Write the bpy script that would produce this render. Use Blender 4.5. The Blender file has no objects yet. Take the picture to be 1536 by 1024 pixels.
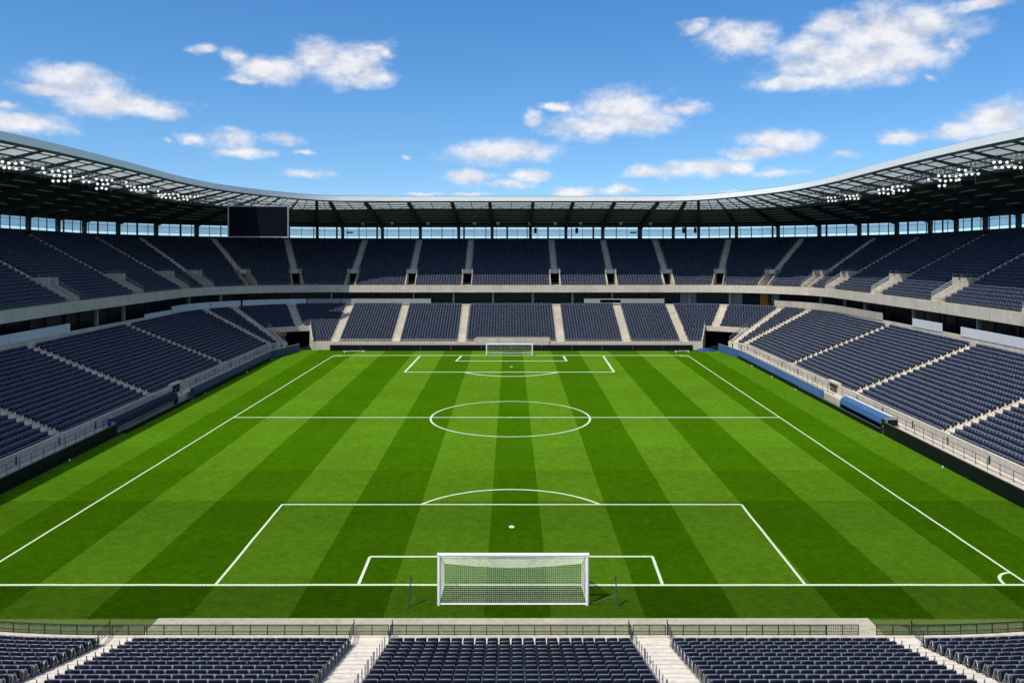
import bpy, bmesh, math, random
import numpy as np
from mathutils import Vector, Matrix

random.seed(11)
rng = np.random.default_rng(5)
R = math.radians
scn = bpy.context.scene
COL = scn.collection
F, HZ, VX, EYE = 1230.0, 358.0, 766.0, 22.0

def ground(px, py, z=0.0):
    d = F * (EYE - z) / (py - HZ)
    return Vector(((px - VX) * d / F, d, z))

ORD = ['', 'first', 'second', 'third', 'fourth', 'fifth', 'sixth', 'seventh', 'eighth', 'ninth', 'tenth', 'eleventh',
       'twelfth', 'thirteenth', 'fourteenth', 'fifteenth', 'sixteenth', 'seventeenth', 'eighteenth', 'nineteenth',
       'twentieth', 'twenty-first', 'twenty-second', 'twenty-third', 'twenty-fourth']

# ------------------------------------------------------------------ materials
def new_mat(name):
    m = bpy.data.materials.new(name); m.use_nodes = True
    nt = m.node_tree
    b = nt.nodes['Principled BSDF']
    return m, nt, b

def N(nt, typ, **kw):
    n = nt.nodes.new(typ)
    for k, v in kw.items():
        setattr(n, k, v)
    return n

def mathn(nt, op, a, b=None, c=None, clamp=False):
    n = nt.nodes.new('ShaderNodeMath'); n.operation = op; n.use_clamp = clamp
    for i, x in enumerate((a, b, c)):
        if x is None: continue
        if isinstance(x, (int, float)): n.inputs[i].default_value = x
        else: nt.links.new(x, n.inputs[i])
    return n.outputs[0]

def mixc(nt, fac, a, b, blend='MIX'):
    n = nt.nodes.new('ShaderNodeMix'); n.data_type = 'RGBA'; n.blend_type = blend
    for sock, x in ((n.inputs[0], fac), (n.inputs[6], a), (n.inputs[7], b)):
        if isinstance(x, (int, float)): sock.default_value = x
        elif isinstance(x, tuple): sock.default_value = (*x, 1.0)
        else: nt.links.new(x, sock)
    return n.outputs[2]

def noise(nt, vec, scale, detail=4, rough=0.55):
    n = nt.nodes.new('ShaderNodeTexNoise')
    n.inputs['Scale'].default_value = scale; n.inputs['Detail'].default_value = detail
    n.inputs['Roughness'].default_value = rough
    if vec is not None: nt.links.new(vec, n.inputs['Vector'])
    return n

def ramp(nt, fac, stops, interp='LINEAR'):
    n = nt.nodes.new('ShaderNodeValToRGB'); n.color_ramp.interpolation = interp
    el = n.color_ramp.elements
    while len(el) > 1: el.remove(el[-1])
    el[0].position = stops[0][0]; el[0].color = (*stops[0][1], 1) if isinstance(stops[0][1], tuple) else (stops[0][1],) * 3 + (1,)
    for p, c in stops[1:]:
        e = el.new(p); e.color = (*c, 1) if isinstance(c, tuple) else (c, c, c, 1)
    nt.links.new(fac, n.inputs[0])
    return n.outputs[0]

def pos_of(nt):
    g = nt.nodes.new('ShaderNodeNewGeometry'); return g.outputs['Position'], g

def simple(name, col, rough=0.6, metal=0.0, var=0.18, scale=1.5, spec=0.4, bump=0.0):
    m, nt, b = new_mat(name)
    p, g = pos_of(nt)
    n1 = noise(nt, p, scale, 5)
    k = mathn(nt, 'MULTIPLY_ADD', n1.outputs['Fac'], 2 * var, 1 - var)
    c = mixc(nt, 1.0, col, k, 'MULTIPLY')
    nt.links.new(c, b.inputs['Base Color'])
    b.inputs['Roughness'].default_value = rough; b.inputs['Metallic'].default_value = metal
    b.inputs['Specular IOR Level'].default_value = spec
    if bump:
        bn = N(nt, 'ShaderNodeBump'); bn.inputs['Strength'].default_value = bump; bn.inputs['Distance'].default_value = 0.02
        n2 = noise(nt, p, scale * 12, 4); nt.links.new(n2.outputs['Fac'], bn.inputs['Height'])
        nt.links.new(bn.outputs[0], b.inputs['Normal'])
    return m

def concrete(name, col, joint=None):
    m, nt, b = new_mat(name)
    p, g = pos_of(nt)
    n1 = noise(nt, p, 0.35, 6, 0.65); n2 = noise(nt, p, 3.0, 6, 0.7); n3 = noise(nt, p, 22, 3)
    mp = N(nt, 'ShaderNodeMapping'); mp.inputs['Scale'].default_value = (2.2, 2.2, 0.12); nt.links.new(p, mp.inputs[0])
    n4 = noise(nt, mp.outputs[0], 1.4, 5, 0.7)
    k = mathn(nt, 'MULTIPLY_ADD', n1.outputs['Fac'], 0.6, 0.66)
    k2 = mathn(nt, 'MULTIPLY_ADD', n2.outputs['Fac'], 0.7, 0.64)
    k3 = mathn(nt, 'MULTIPLY_ADD', n3.outputs['Fac'], 0.16, 0.92)
    st = ramp(nt, n4.outputs['Fac'], [(0.32, 0.72), (0.5, 1.0)])
    c = mixc(nt, 1.0, col, k, 'MULTIPLY'); c = mixc(nt, 1.0, c, k2, 'MULTIPLY'); c = mixc(nt, 1.0, c, k3, 'MULTIPLY')
    c = mixc(nt, 0.7, c, st, 'MULTIPLY')
    nt.links.new(c, b.inputs['Base Color'])
    b.inputs['Roughness'].default_value = 0.85; b.inputs['Specular IOR Level'].default_value = 0.25
    bn = N(nt, 'ShaderNodeBump'); bn.inputs['Strength'].default_value = 0.25; bn.inputs['Distance'].default_value = 0.02
    nt.links.new(n2.outputs['Fac'], bn.inputs['Height']); nt.links.new(bn.outputs[0], b.inputs['Normal'])
    return m

M = {}
M['concrete'] = concrete('concrete', (0.60, 0.54, 0.445))
M['step'] = concrete('step_concrete', (0.70, 0.63, 0.52))
M['terrace'] = concrete('terrace_concrete', (0.36, 0.335, 0.30))
M['fascia'] = concrete('fascia_concrete', (0.60, 0.54, 0.45))
M['dark_wall'] = simple('dark_wall', (0.016, 0.02, 0.026), 0.5)
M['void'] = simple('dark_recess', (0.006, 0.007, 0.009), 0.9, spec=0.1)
M['steel'] = simple('dark_steel', (0.045, 0.056, 0.064), 0.5, 0.2)
M['steel_light'] = simple('grey_steel', (0.16, 0.18, 0.19), 0.45, 0.5)
M['galv'] = simple('galvanised_steel', (0.42, 0.43, 0.45), 0.4, 0.7)
M['deck'] = simple('roof_sheet', (0.030, 0.038, 0.043), 0.7)
M['rim'] = simple('white_roof_edge', (0.86, 0.87, 0.86), 0.45, 0.0, 0.06, 0.4)
M['white'] = simple('white_paint', (0.82, 0.82, 0.80), 0.4, 0, 0.05, 2)
M['panel_white'] = simple('white_panel', (0.62, 0.64, 0.66), 0.5, 0, 0.10, 0.8)
M['panel_grey'] = simple('grey_panel', (0.30, 0.31, 0.32), 0.5, 0, 0.12, 0.8)
M['panel_beige'] = concrete('beige_panel', (0.46, 0.42, 0.34))
M['black_board'] = simple('black_board', (0.006, 0.007, 0.009), 0.5, 0, 0.25, 0.7, 0.15)
M['blue'] = simple('blue_cover', (0.045, 0.115, 0.27), 0.5, 0, 0.18, 0.9)
M['blue_dark'] = simple('navy_cover', (0.012, 0.042, 0.135), 0.5, 0, 0.18, 0.9)
M['screen'] = simple('blank_screen', (0.006, 0.007, 0.012), 0.5, 0, 0.1, 0.6, 0.05)
M['orange'] = simple('orange_sheet', (0.62, 0.20, 0.03), 0.6)
M['brown'] = simple('brown_door', (0.10, 0.065, 0.045), 0.6)
M['crest'] = simple('pale_blue_crest', (0.12, 0.30, 0.60), 0.5)
M['skin'] = simple('skin', (0.45, 0.28, 0.2), 0.5)
M['cloth_white'] = simple('white_cloth', (0.75, 0.75, 0.75), 0.8)
M['cloth_dark'] = simple('dark_cloth', (0.02, 0.025, 0.035), 0.8)
M['navy_dull'] = simple('dull_navy_cover', (0.006, 0.013, 0.032), 0.6, 0, 0.2, 0.9, 0.2)
M['purlin_grey'] = simple('grey_painted_steel', (0.26, 0.28, 0.29), 0.6)
M['black_rail'] = simple('black_painted_steel', (0.012, 0.014, 0.016), 0.45)
M['net'] = simple('white_cord', (0.62, 0.68, 0.52), 0.8, 0, 0.05)

def seat_mat(name, col, rough, spec, top_light):
    m, nt, b = new_mat(name)
    p, g = pos_of(nt)
    k = mathn(nt, 'MULTIPLY_ADD', g.outputs['Random Per Island'], 0.5, 0.75)
    n = noise(nt, p, 9, 3)
    k2 = mathn(nt, 'MULTIPLY_ADD', n.outputs['Fac'], 0.5, 0.75)
    c = mixc(nt, 1.0, col, k, 'MULTIPLY'); c = mixc(nt, 1.0, c, k2, 'MULTIPLY')
    sz = N(nt, 'ShaderNodeSeparateXYZ'); nt.links.new(g.outputs['True Normal'], sz.inputs[0])   # paler sunlit tone painted onto the upward faces
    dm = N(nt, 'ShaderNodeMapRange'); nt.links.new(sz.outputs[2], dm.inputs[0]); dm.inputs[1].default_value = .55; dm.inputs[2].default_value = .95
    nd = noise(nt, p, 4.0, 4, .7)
    c = mixc(nt, mathn(nt, 'MULTIPLY', dm.outputs[0], mathn(nt, 'MULTIPLY_ADD', nd.outputs['Fac'], .9, top_light - .45)), c, (0.165, 0.18, 0.215))
    nt.links.new(c, b.inputs['Base Color'])
    b.inputs['Roughness'].default_value = rough; b.inputs['Specular IOR Level'].default_value = spec
    return m
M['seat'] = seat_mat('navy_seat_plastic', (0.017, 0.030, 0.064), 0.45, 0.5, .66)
M['seat_near'] = seat_mat('navy_seat_plastic_lit_tops', (0.007, 0.012, 0.030), 0.40, 0.5, .90)  # near seats: darker plastic, sunlit tops painted in more strongly

# glazing that lets some sun through
m, nt, b = new_mat('translucent_sheet')
p, g = pos_of(nt)
n1 = noise(nt, p, 0.7, 4)
c = mixc(nt, n1.outputs['Fac'], (0.37, 0.42, 0.41), (0.53, 0.57, 0.55))
tr = N(nt, 'ShaderNodeBsdfTranslucent'); nt.links.new(c, tr.inputs[0])
nt.links.new(c, b.inputs['Base Color']); b.inputs['Roughness'].default_value = 0.35
mx = N(nt, 'ShaderNodeMixShader'); mx.inputs[0].default_value = 0.55
nt.links.new(b.outputs[0], mx.inputs[1]); nt.links.new(tr.outputs[0], mx.inputs[2])
nt.links.new(mx.outputs[0], nt.nodes['Material Output'].inputs[0])
M['glazing'] = m

m, nt, b = new_mat('tinted_glass')
tp = N(nt, 'ShaderNodeBsdfTransparent'); tp.inputs[0].default_value = (0.68, 0.72, 0.64, 1)
gl = N(nt, 'ShaderNodeBsdfGlossy'); gl.inputs['Roughness'].default_value = 0.08; gl.inputs[0].default_value = (0.6, 0.65, 0.6, 1)
mx = N(nt, 'ShaderNodeMixShader'); mx.inputs[0].default_value = 0.12
nt.links.new(tp.outputs[0], mx.inputs[1]); nt.links.new(gl.outputs[0], mx.inputs[2])
nt.links.new(mx.outputs[0], nt.nodes['Material Output'].inputs[0])
M['glass'] = m

m, nt, b = new_mat('grey_window_glass')
tp = N(nt, 'ShaderNodeBsdfTransparent'); p, g = pos_of(nt); nn = noise(nt, p, .25, 3)
cc = mixc(nt, nn.outputs['Fac'], (0.30, 0.35, 0.43), (0.58, 0.61, 0.67)); nt.links.new(cc, tp.inputs[0])
gl = N(nt, 'ShaderNodeBsdfGlossy'); gl.inputs['Roughness'].default_value = 0.05
mx = N(nt, 'ShaderNodeMixShader'); mx.inputs[0].default_value = 0.06
nt.links.new(tp.outputs[0], mx.inputs[1]); nt.links.new(gl.outputs[0], mx.inputs[2]); nt.links.new(mx.outputs[0], nt.nodes['Material Output'].inputs[0])
M['tint'] = m
m, nt, b = new_mat('box_glass')
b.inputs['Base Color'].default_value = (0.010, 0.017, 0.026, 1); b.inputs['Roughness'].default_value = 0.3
b.inputs['Specular IOR Level'].default_value = 0.25
M['box_glass'] = m

m, nt, b = new_mat('lit_lamp')
b.inputs['Base Color'].default_value = (0.9, 0.9, 0.9, 1)
b.inputs['Emission Color'].default_value = (1, 0.985, 0.95, 1); b.inputs['Emission Strength'].default_value = .85
M['lamp'] = m

# grass
m, nt, b = new_mat('mown_grass')
p, g = pos_of(nt)
sx = N(nt, 'ShaderNodeSeparateXYZ'); nt.links.new(p, sx.inputs[0])
wob = noise(nt, p, 4.0, 4)
xw = mathn(nt, 'MULTIPLY_ADD', mathn(nt, 'SUBTRACT', wob.outputs['Fac'], 0.5), 0.16, sx.outputs[0])
xn = mathn(nt, 'MULTIPLY_ADD', xw, 0.01, 0.5)
edges = [(-50, .62), (-38.1, 0), (-30.2, 1), (-24.7, 0), (-18.9, 1), (-13.0, 0), (-7.5, 1), (-1.95, 0), (2.0, 1), (7.6, 0),
         (13.0, 1), (19.0, 0), (24.6, 1), (30.3, 0), (37.3, .62)]
st = ramp(nt, xn, [((e + 50) / 100, v) for e, v in edges], 'CONSTANT')
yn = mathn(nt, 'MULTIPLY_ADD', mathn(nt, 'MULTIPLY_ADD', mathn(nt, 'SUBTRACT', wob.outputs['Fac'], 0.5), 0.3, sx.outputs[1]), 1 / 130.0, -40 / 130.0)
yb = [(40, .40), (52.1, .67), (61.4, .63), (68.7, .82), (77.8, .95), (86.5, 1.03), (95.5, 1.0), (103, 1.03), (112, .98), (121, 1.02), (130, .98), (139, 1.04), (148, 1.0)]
band = ramp(nt, yn, [((e - 40) / 130, v * .9) for e, v in yb], 'CONSTANT')  # cross-mow bands, plus a darker exposure painted in toward the near end
mp = N(nt, 'ShaderNodeMapping'); mp.inputs['Scale'].default_value = (0.35, 1.0, 1.0); nt.links.new(p, mp.inputs[0])
n1 = noise(nt, mp.outputs[0], 5.5, 6, 0.7); n2 = noise(nt, p, 0.16, 4, 0.6); n3 = noise(nt, p, 30, 4, 0.75)
n4 = noise(nt, p, 1.1, 5, 0.65)
base = mixc(nt, st, (0.047, 0.140, 0.0015), (0.093, 0.219, 0.0090))
for nn, amp in ((n1, 1.5), (n2, .40), (n3, 1.2), (n4, .8)):
    base = mixc(nt, 1.0, base, mathn(nt, 'MULTIPLY_ADD', nn.outputs['Fac'], amp, 1 - amp * .5), 'MULTIPLY')
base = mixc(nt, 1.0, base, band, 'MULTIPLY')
edge = N(nt, 'ShaderNodeMapRange'); nt.links.new(mathn(nt, 'MULTIPLY_ADD', wob.outputs['Fac'], .5, sx.outputs[1]), edge.inputs[0]); edge.inputs[1].default_value = 47.85; edge.inputs[2].default_value = 47.6
base = mixc(nt, mathn(nt, 'MULTIPLY', edge.outputs[0], .8), base, (0.115, 0.165, 0.045))
dry = ramp(nt, noise(nt, p, 2.6, 6, 0.75).outputs['Fac'], [(0.56, 0.0), (0.72, 1.0)])
base = mixc(nt, mathn(nt, 'MULTIPLY', dry, 0.18), base, (0.15, 0.20, 0.025))
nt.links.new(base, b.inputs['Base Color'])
b.inputs['Roughness'].default_value = 0.95; b.inputs['Specular IOR Level'].default_value = 0.0
bn = N(nt, 'ShaderNodeBump'); bn.inputs['Strength'].default_value = 0.5; bn.inputs['Distance'].default_value = 0.05
nt.links.new(n3.outputs['Fac'], bn.inputs['Height']); nt.links.new(bn.outputs[0], b.inputs['Normal'])
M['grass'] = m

m, nt, b = new_mat('line_paint')
p, g = pos_of(nt)
n1 = noise(nt, p, 9, 5, 0.75)
f = ramp(nt, n1.outputs['Fac'], [(0.34, 0.0), (0.56, 1.0)])
c = mixc(nt, f, (0.36, 0.47, 0.22), (0.66, 0.74, 0.56))
nt.links.new(c, b.inputs['Base Color']); b.inputs['Roughness'].default_value = 0.9; b.inputs['Specular IOR Level'].default_value = 0.1
M['line'] = m
M['asphalt'] = simple('outside_asphalt', (0.07, 0.07, 0.07), 0.9)
M['path'] = concrete('paved_strip', (0.44, 0.41, 0.30))

# ------------------------------------------------------------------ mesh builder
class MB:
    def __init__(s): s.v = []; s.f = []
    def quad(s, a, b, c, d):
        i = len(s.v); s.v += [tuple(a), tuple(b), tuple(c), tuple(d)]; s.f.append((i, i + 1, i + 2, i + 3))
    def hexa(s, p):   # 8 points: bottom 4 ccw, top 4 ccw
        i = len(s.v); s.v += [tuple(q) for q in p]
        for f in ((3, 2, 1, 0), (4, 5, 6, 7), (0, 1, 5, 4), (1, 2, 6, 5), (2, 3, 7, 6), (3, 0, 4, 7)):
            s.f.append(tuple(i + k for k in f))
    def box(s, x0, x1, y0, y1, z0, z1):
        s.hexa([(x0, y0, z0), (x1, y0, z0), (x1, y1, z0), (x0, y1, z0), (x0, y0, z1), (x1, y0, z1), (x1, y1, z1), (x0, y1, z1)])
    def obox(s, c, r, f, w, d, z0, z1):
        """box centred at c (xy), half-width w along r, half-depth d along f"""
        c = Vector((c[0], c[1], 0)); r = Vector((r[0], r[1], 0)); f = Vector((f[0], f[1], 0))
        q = [c - r * w - f * d, c + r * w - f * d, c + r * w + f * d, c - r * w + f * d]
        s.hexa([(p.x, p.y, z0) for p in q] + [(p.x, p.y, z1) for p in q])
    def tube(s, a, b, r, n=6, r2=None):
        a = Vector(a); b = Vector(b); d = (b - a)
        if d.length < 1e-6: return
        d.normalize(); up = Vector((0, 0, 1)) if abs(d.z) < .9 else Vector((1, 0, 0))
        e1 = d.cross(up).normalized(); e2 = d.cross(e1)
        i = len(s.v); r2 = r if r2 is None else r2
        for k in range(n):
            t = 2 * math.pi * k / n; o = e1 * math.cos(t) + e2 * math.sin(t)
            s.v.append(tuple(a + o * r)); s.v.append(tuple(b + o * r2))
        for k in range(n):
            k2 = (k + 1) % n
            s.f.append((i + 2 * k, i + 2 * k2, i + 2 * k2 + 1, i + 2 * k + 1))
        s.f.append(tuple(i + 2 * k for k in range(n))[::-1]); s.f.append(tuple(i + 2 * k + 1 for k in range(n)))
    def beam(s, a, b, w, h):
        """rectangular bar from a to b, width w (horizontal), height h hanging below the line"""
        a = Vector(a); b = Vector(b); d = (b - a).normalized()
        side = d.cross(Vector((0, 0, 1)))
        side = side.normalized() if side.length > 1e-4 else Vector((1, 0, 0))
        up = side.cross(d).normalized()
        P = []
        for q in (a, b):
            P.append([q - side * w / 2 - up * h, q + side * w / 2 - up * h, q + side * w / 2, q - side * w / 2])
        s.hexa([P[0][0], P[0][1], P[1][1], P[1][0], P[0][3], P[0][2], P[1][2], P[1][3]])
    def prism(s, pts, ext):
        """polygon pts (3d) extruded by vector ext"""
        ext = Vector(ext); n = len(pts); i = len(s.v)
        s.v += [tuple(p) for p in pts] + [tuple(Vector(p) + ext) for p in pts]
        s.f.append(tuple(range(i, i + n))); s.f.append(tuple(range(i + 2 * n - 1, i + n - 1, -1)))
        for k in range(n):
            k2 = (k + 1) % n
            s.f.append((i + k2, i + k, i + n + k, i + n + k2))
    def build(s, name, mat, parent=None, smooth=False, fix=False):
        me = bpy.data.meshes.new(name); me.from_pydata(s.v, [], s.f); me.update()
        if fix:
            bm = bmesh.new(); bm.from_mesh(me); bmesh.ops.recalc_face_normals(bm, faces=bm.faces); bm.to_mesh(me); bm.free()
        if smooth:
            for pl in me.polygons: pl.use_smooth = True
        me.materials.append(M[mat] if isinstance(mat, str) else mat)
        o = bpy.data.objects.new(name, me); COL.objects.link(o)
        if parent is not None: o.parent = parent
        return o

def tag(o, label=None, cat=None, group=None, kind=None):
    if label: o['label'] = label
    if cat: o['category'] = cat
    if group: o['group'] = group
    if kind: o['kind'] = kind
    return o

def empty(name, label, cat, loc=(0, 0, 0), rz=0.0, group=None):
    o = bpy.data.objects.new(name, None); COL.objects.link(o)
    o.location = loc; o.rotation_euler = (0, 0, rz); o.empty_display_size = 0.3
    return tag(o, label, cat, group)

# ------------------------------------------------------------------ bowl path
CX, HW, YC, R0, Y0 = -0.65, 45.65, 153.0, 10.0, 44.0
KU = 30.0
CXL, CXR = CX - (HW - R0), CX + (HW - R0)
UA = KU * math.pi / 2
UF1 = UA + (CXR - CXL)
UE = UF1 + UA
UMIN, UMAX = Y0 - YC, UE + (YC - Y0)

def frame(u):
    """reference point on the offset-0 line, outward normal, 'metres per u' slope with offset"""
    if u <= 0: return Vector((CX - HW, YC + u, 0)), Vector((-1, 0, 0)), None
    if u < UA:
        t = u / KU; n = Vector((-math.cos(t), math.sin(t), 0)); return Vector((CXL, YC, 0)) + n * R0, n, 1
    if u <= UF1: return Vector((CXL + (u - UA), YC + R0, 0)), Vector((0, 1, 0)), None
    if u < UE:
        t = (UE - u) / KU; n = Vector((math.cos(t), math.sin(t), 0)); return Vector((CXR, YC, 0)) + n * R0, n, 1
    return Vector((CX + HW, YC - (u - UE), 0)), Vector((1, 0, 0)), None

def P(u, o, z):
    c, n, _ = frame(u); q = c + n * o; return Vector((q.x, q.y, z))
def scale_u(u, o):          # metres of real length per unit u at offset o
    return (R0 + o) / KU if (0 < u < UA or UF1 < u < UE) else 1.0
def rise(u):
    v = (UA - u) if u < UA else ((u - UF1) if u > UF1 else 0.0)
    return math.sin(math.pi / 2 * min(1, max(0, v) / 115.0)) ** 1.45

def uL(y): return y - YC
def uR(y): return UE + (YC - y)
def uF(x): return UA + (x - CXL)
def uCL(deg): return KU * R(deg)
def uCR(deg): return UE - KU * R(deg)

def stations(a, b, extra=()):
    s = {a, b}
    k = a
    while k < b:
        st = 1.2 if (-2 < k < UA + 1 or UF1 - 1 < k < UE + 2) else 4.0
        k += st
        if k < b: s.add(k)
    for e in (0, UA, UF1, UE, *extra):
        if a < e < b: s.add(e)
    L = sorted(s); out = [L[0]]
    for q in L[1:]:
        if q - out[-1] > 0.02: out.append(q)
    return out

NL, NU = 19, 23
def zl(r, u): return 1.6 + .31 * r + .4 * rise(u) * r / 19
def zu(r, u): return 11.8 + 1.4 * rise(u) + r * (.43 + .3 * rise(u) / 24)
def ol(r): return .82 * r
def ou(r): return 15.5 + .82 * r
def zrear(u): return 22.1 + 2.2 * rise(u)

low_aisles = [uL(62), uL(84.5), uL(106), uL(133), uCL(21), uCL(37), uCL(65), uF(-35), uF(-22.85), uF(-9.8), uF(9.95), uF(23), uF(34.6),
              uCR(65), uCR(37), uCR(21), uR(132), uR(107.5), uR(85.3), uR(62)]
up_aisles = [uL(54), uL(75), uL(96), uL(116.5), uL(137), uCL(6.7), uCL(23), uCL(46), uCL(68), uF(-35.0), uF(-21.9), uF(-9.6), uF(9.8), uF(22.2),
             uF(34.6), uCR(68), uCR(46), uCR(23), uCR(6.7), uR(136.7), uR(117), uR(96), uR(75), uR(54)]
LHW, UHW, VHW, VROWS = .72, .62, 1.0, 7
tun = [(uCL(41), uCL(72)), (uCR(72), uCR(41))]
TROWS = 7
SPLIT1, SPLIT2 = uCL(41), uCR(41)

def strip(mb, us, o0, z0, o1, z1):
    for a, b in zip(us[:-1], us[1:]):
        mb.quad(P(a, o0, z0(a)), P(b, o0, z0(b)), P(b, o1, z1(b)), P(a, o1, z1(a)))

def slab(mb, us, o0, o1, zb, zt):
    """closed bar along the bowl between offsets o0<o1"""
    if callable(o0):
        for a, b in zip(us[:-1], us[1:]):
            A, B, C_, D_ = ((a, o0(a)), (a, o1(a)), (b, o1(b)), (b, o0(b)))
            mb.hexa([P(u, o, zb(u)) for u, o in (A, B, C_, D_)] + [P(u, o, zt(u)) for u, o in (A, B, C_, D_)])
        return
    strip(mb, us, o0, zt, o1, zt); strip(mb, us, o0, zb, o0, zt); strip(mb, us, o1, zt, o1, zb); strip(mb, us, o1, zb, o0, zb)
    for e in (us[0], us[-1]):
        mb.quad(P(e, o0, zb(e)), P(e, o1, zb(e)), P(e, o1, zt(e)), P(e, o0, zt(e)))

def rect_at(u):
    c, n, _ = frame(u); return n, Vector((n.y, -n.x, 0))   # outward, along

def grandstand(name, label, a, b, side):
    root = empty(name, label, 'grandstand', P((a + b) / 2, 0, 0))
    def bld(mb, nm, mat, parent=root, **k):
        o = mb.build(nm, mat, parent, **k); 
        if parent is root: o.matrix_parent_inverse = Matrix.Translation(-Vector(root.location))
        return o
    la = [q for q in low_aisles if a < q < b]; ua = [q for q in up_aisles if a < q < b]
    # lower terrace
    ex = [e for t in tun for e in t]
    us = stations(a, b, ex)
    mb = MB()
    for r in range(NL):
        segs = []
        for p, q in zip(us[:-1], us[1:]):
            mid = (p + q) / 2
            if r < TROWS and any(t0 < mid < t1 for t0, t1 in tun): continue
            mb.quad(P(p, ol(r), zl(r, p)), P(q, ol(r), zl(r, q)), P(q, ol(r + 1), zl(r, q)), P(p, ol(r + 1), zl(r, p)))
            if not (r == TROWS - 1 and any(t0 < mid < t1 for t0, t1 in tun)):
                mb.quad(P(p, ol(r + 1), zl(r, p)), P(q, ol(r + 1), zl(r, q)), P(q, ol(r + 1), zl(r + 1, q)), P(p, ol(r + 1), zl(r + 1, p)))
    bld(mb, 'lower_terrace', 'terrace')
    # upper terrace
    ex = []
    for q in ua: ex += [q - VHW, q + VHW]
    us2 = stations(a, b, ex)
    mb = MB()
    for r in range(NU):
        for p, q in zip(us2[:-1], us2[1:]):
            mid = (p + q) / 2
            if r < VROWS and any(abs(mid - c) < VHW for c in ua): continue
            mb.quad(P(p, ou(r), zu(r, p)), P(q, ou(r), zu(r, q)), P(q, ou(r + 1), zu(r, q)), P(p, ou(r + 1), zu(r, p)))
            mb.quad(P(p, ou(r + 1), zu(r, p)), P(q, ou(r + 1), zu(r, q)), P(q, ou(r + 1), zu(r + 1, q)), P(p, ou(r + 1), zu(r + 1, p)))
    bld(mb, 'upper_terrace', 'terrace')
    us = stations(a, b)
    # soffit under the upper tier, recess floor, glazed back wall
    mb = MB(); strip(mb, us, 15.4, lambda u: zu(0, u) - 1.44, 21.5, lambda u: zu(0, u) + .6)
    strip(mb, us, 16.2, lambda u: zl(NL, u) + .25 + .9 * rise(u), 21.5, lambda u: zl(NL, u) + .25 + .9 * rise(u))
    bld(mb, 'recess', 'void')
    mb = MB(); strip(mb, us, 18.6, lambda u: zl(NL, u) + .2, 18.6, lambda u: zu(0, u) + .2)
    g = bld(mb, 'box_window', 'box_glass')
    k = a + 1.2
    while k < b - 1:
        mb = MB(); n, t = rect_at(k); c = P(k, 18.5, 0); mb.obox(c, t, n, .05, .06, zl(NL, k) + .2, zu(0, k) + .1); k += 4.6 / scale_u(k, 18.5)
        bld(mb, 'mullion', 'dark_wall')
    k = a + 3
    while k < b - 1:
        n, t = rect_at(k); c = P(k, 17.0, 0); mb = MB(); mb.obox(c, t, n, .22, .22, zl(NL, k), zu(0, k) - .9)
        bld(mb, 'recess_column', 'dark_wall' if rng.random() < .6 else 'panel_grey'); k += 8.7 / scale_u(k, 17)
    # fascia of the upper tier with a thin rail
    mb = MB(); slab(mb, us, 15.2, 15.5, lambda u: zu(0, u) - 1.45, lambda u: zu(0, u) + .12)
    bld(mb, 'fascia', 'fascia')
    mb = MB()
    for h, hh in ((.62, .035), (.36, .02)): slab(mb, us, 15.3, 15.3 + hh, lambda u: zu(0, u) + h - hh, lambda u: zu(0, u) + h)
    k = a + 1
    while k < b:
        n, t = rect_at(k); c = P(k, 15.315, 0); mb.obox(c, t, n, .02, .014, zu(0, k) + .12, zu(0, k) + .6); k += 1.8 / scale_u(k, 15)
    bld(mb, 'rail', 'steel_light')
    # wall behind the lower tier
    mb = MB(); slab(mb, us, ol(NL) + .25, ol(NL) + .5, lambda u: zl(NL - 1, u), lambda u: zl(NL, u) + .3 + .9 * rise(u))
    bld(mb, 'rear_wall', 'concrete')
    # front wall of the lower tier
    pus = []
    if side == 0:
        spans = [(a, uCL(40.8))] if a < 0 else [(uCR(40.8), b)]
    else:
        spans = [(uCL(72.3), uCR(72.3))]
    for p, q in spans:
        uu = stations(p, q); mb = MB()
        top = (lambda u: 2.05) if side == 0 else (lambda u: 1.62)
        slab(mb, uu, -.34, -.06, lambda u: 0.0, top)
        k = p + 1.5
        o = bld(mb, 'front_wall', 'concrete')
        while k < q - .5:
            mb = MB(); n, t = rect_at(k); c = P(k, -.352, 0); mb.obox(c, t, n, .018, .008, .2, top(k) - .02); k += 2.6 / scale_u(k, 0)
            bld(mb, 'wall_joint', 'panel_grey')
        if side == 0:
            for k in np.arange(p + 3, q - 2, 7.3):
                mb = MB(); n, t = rect_at(k); c = P(k, -.354, 0); mb.obox(c, t, n, .14, .014, 1.0, 1.75)
                bld(mb, 'wall_slot', 'dark_wall')
            mb = MB(); slab(mb, stations(p, min(q, UMAX)), -1.75, -.342, lambda u: 0.0, lambda u: .85)
            bld(mb, 'walkway', 'concrete')
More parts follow.
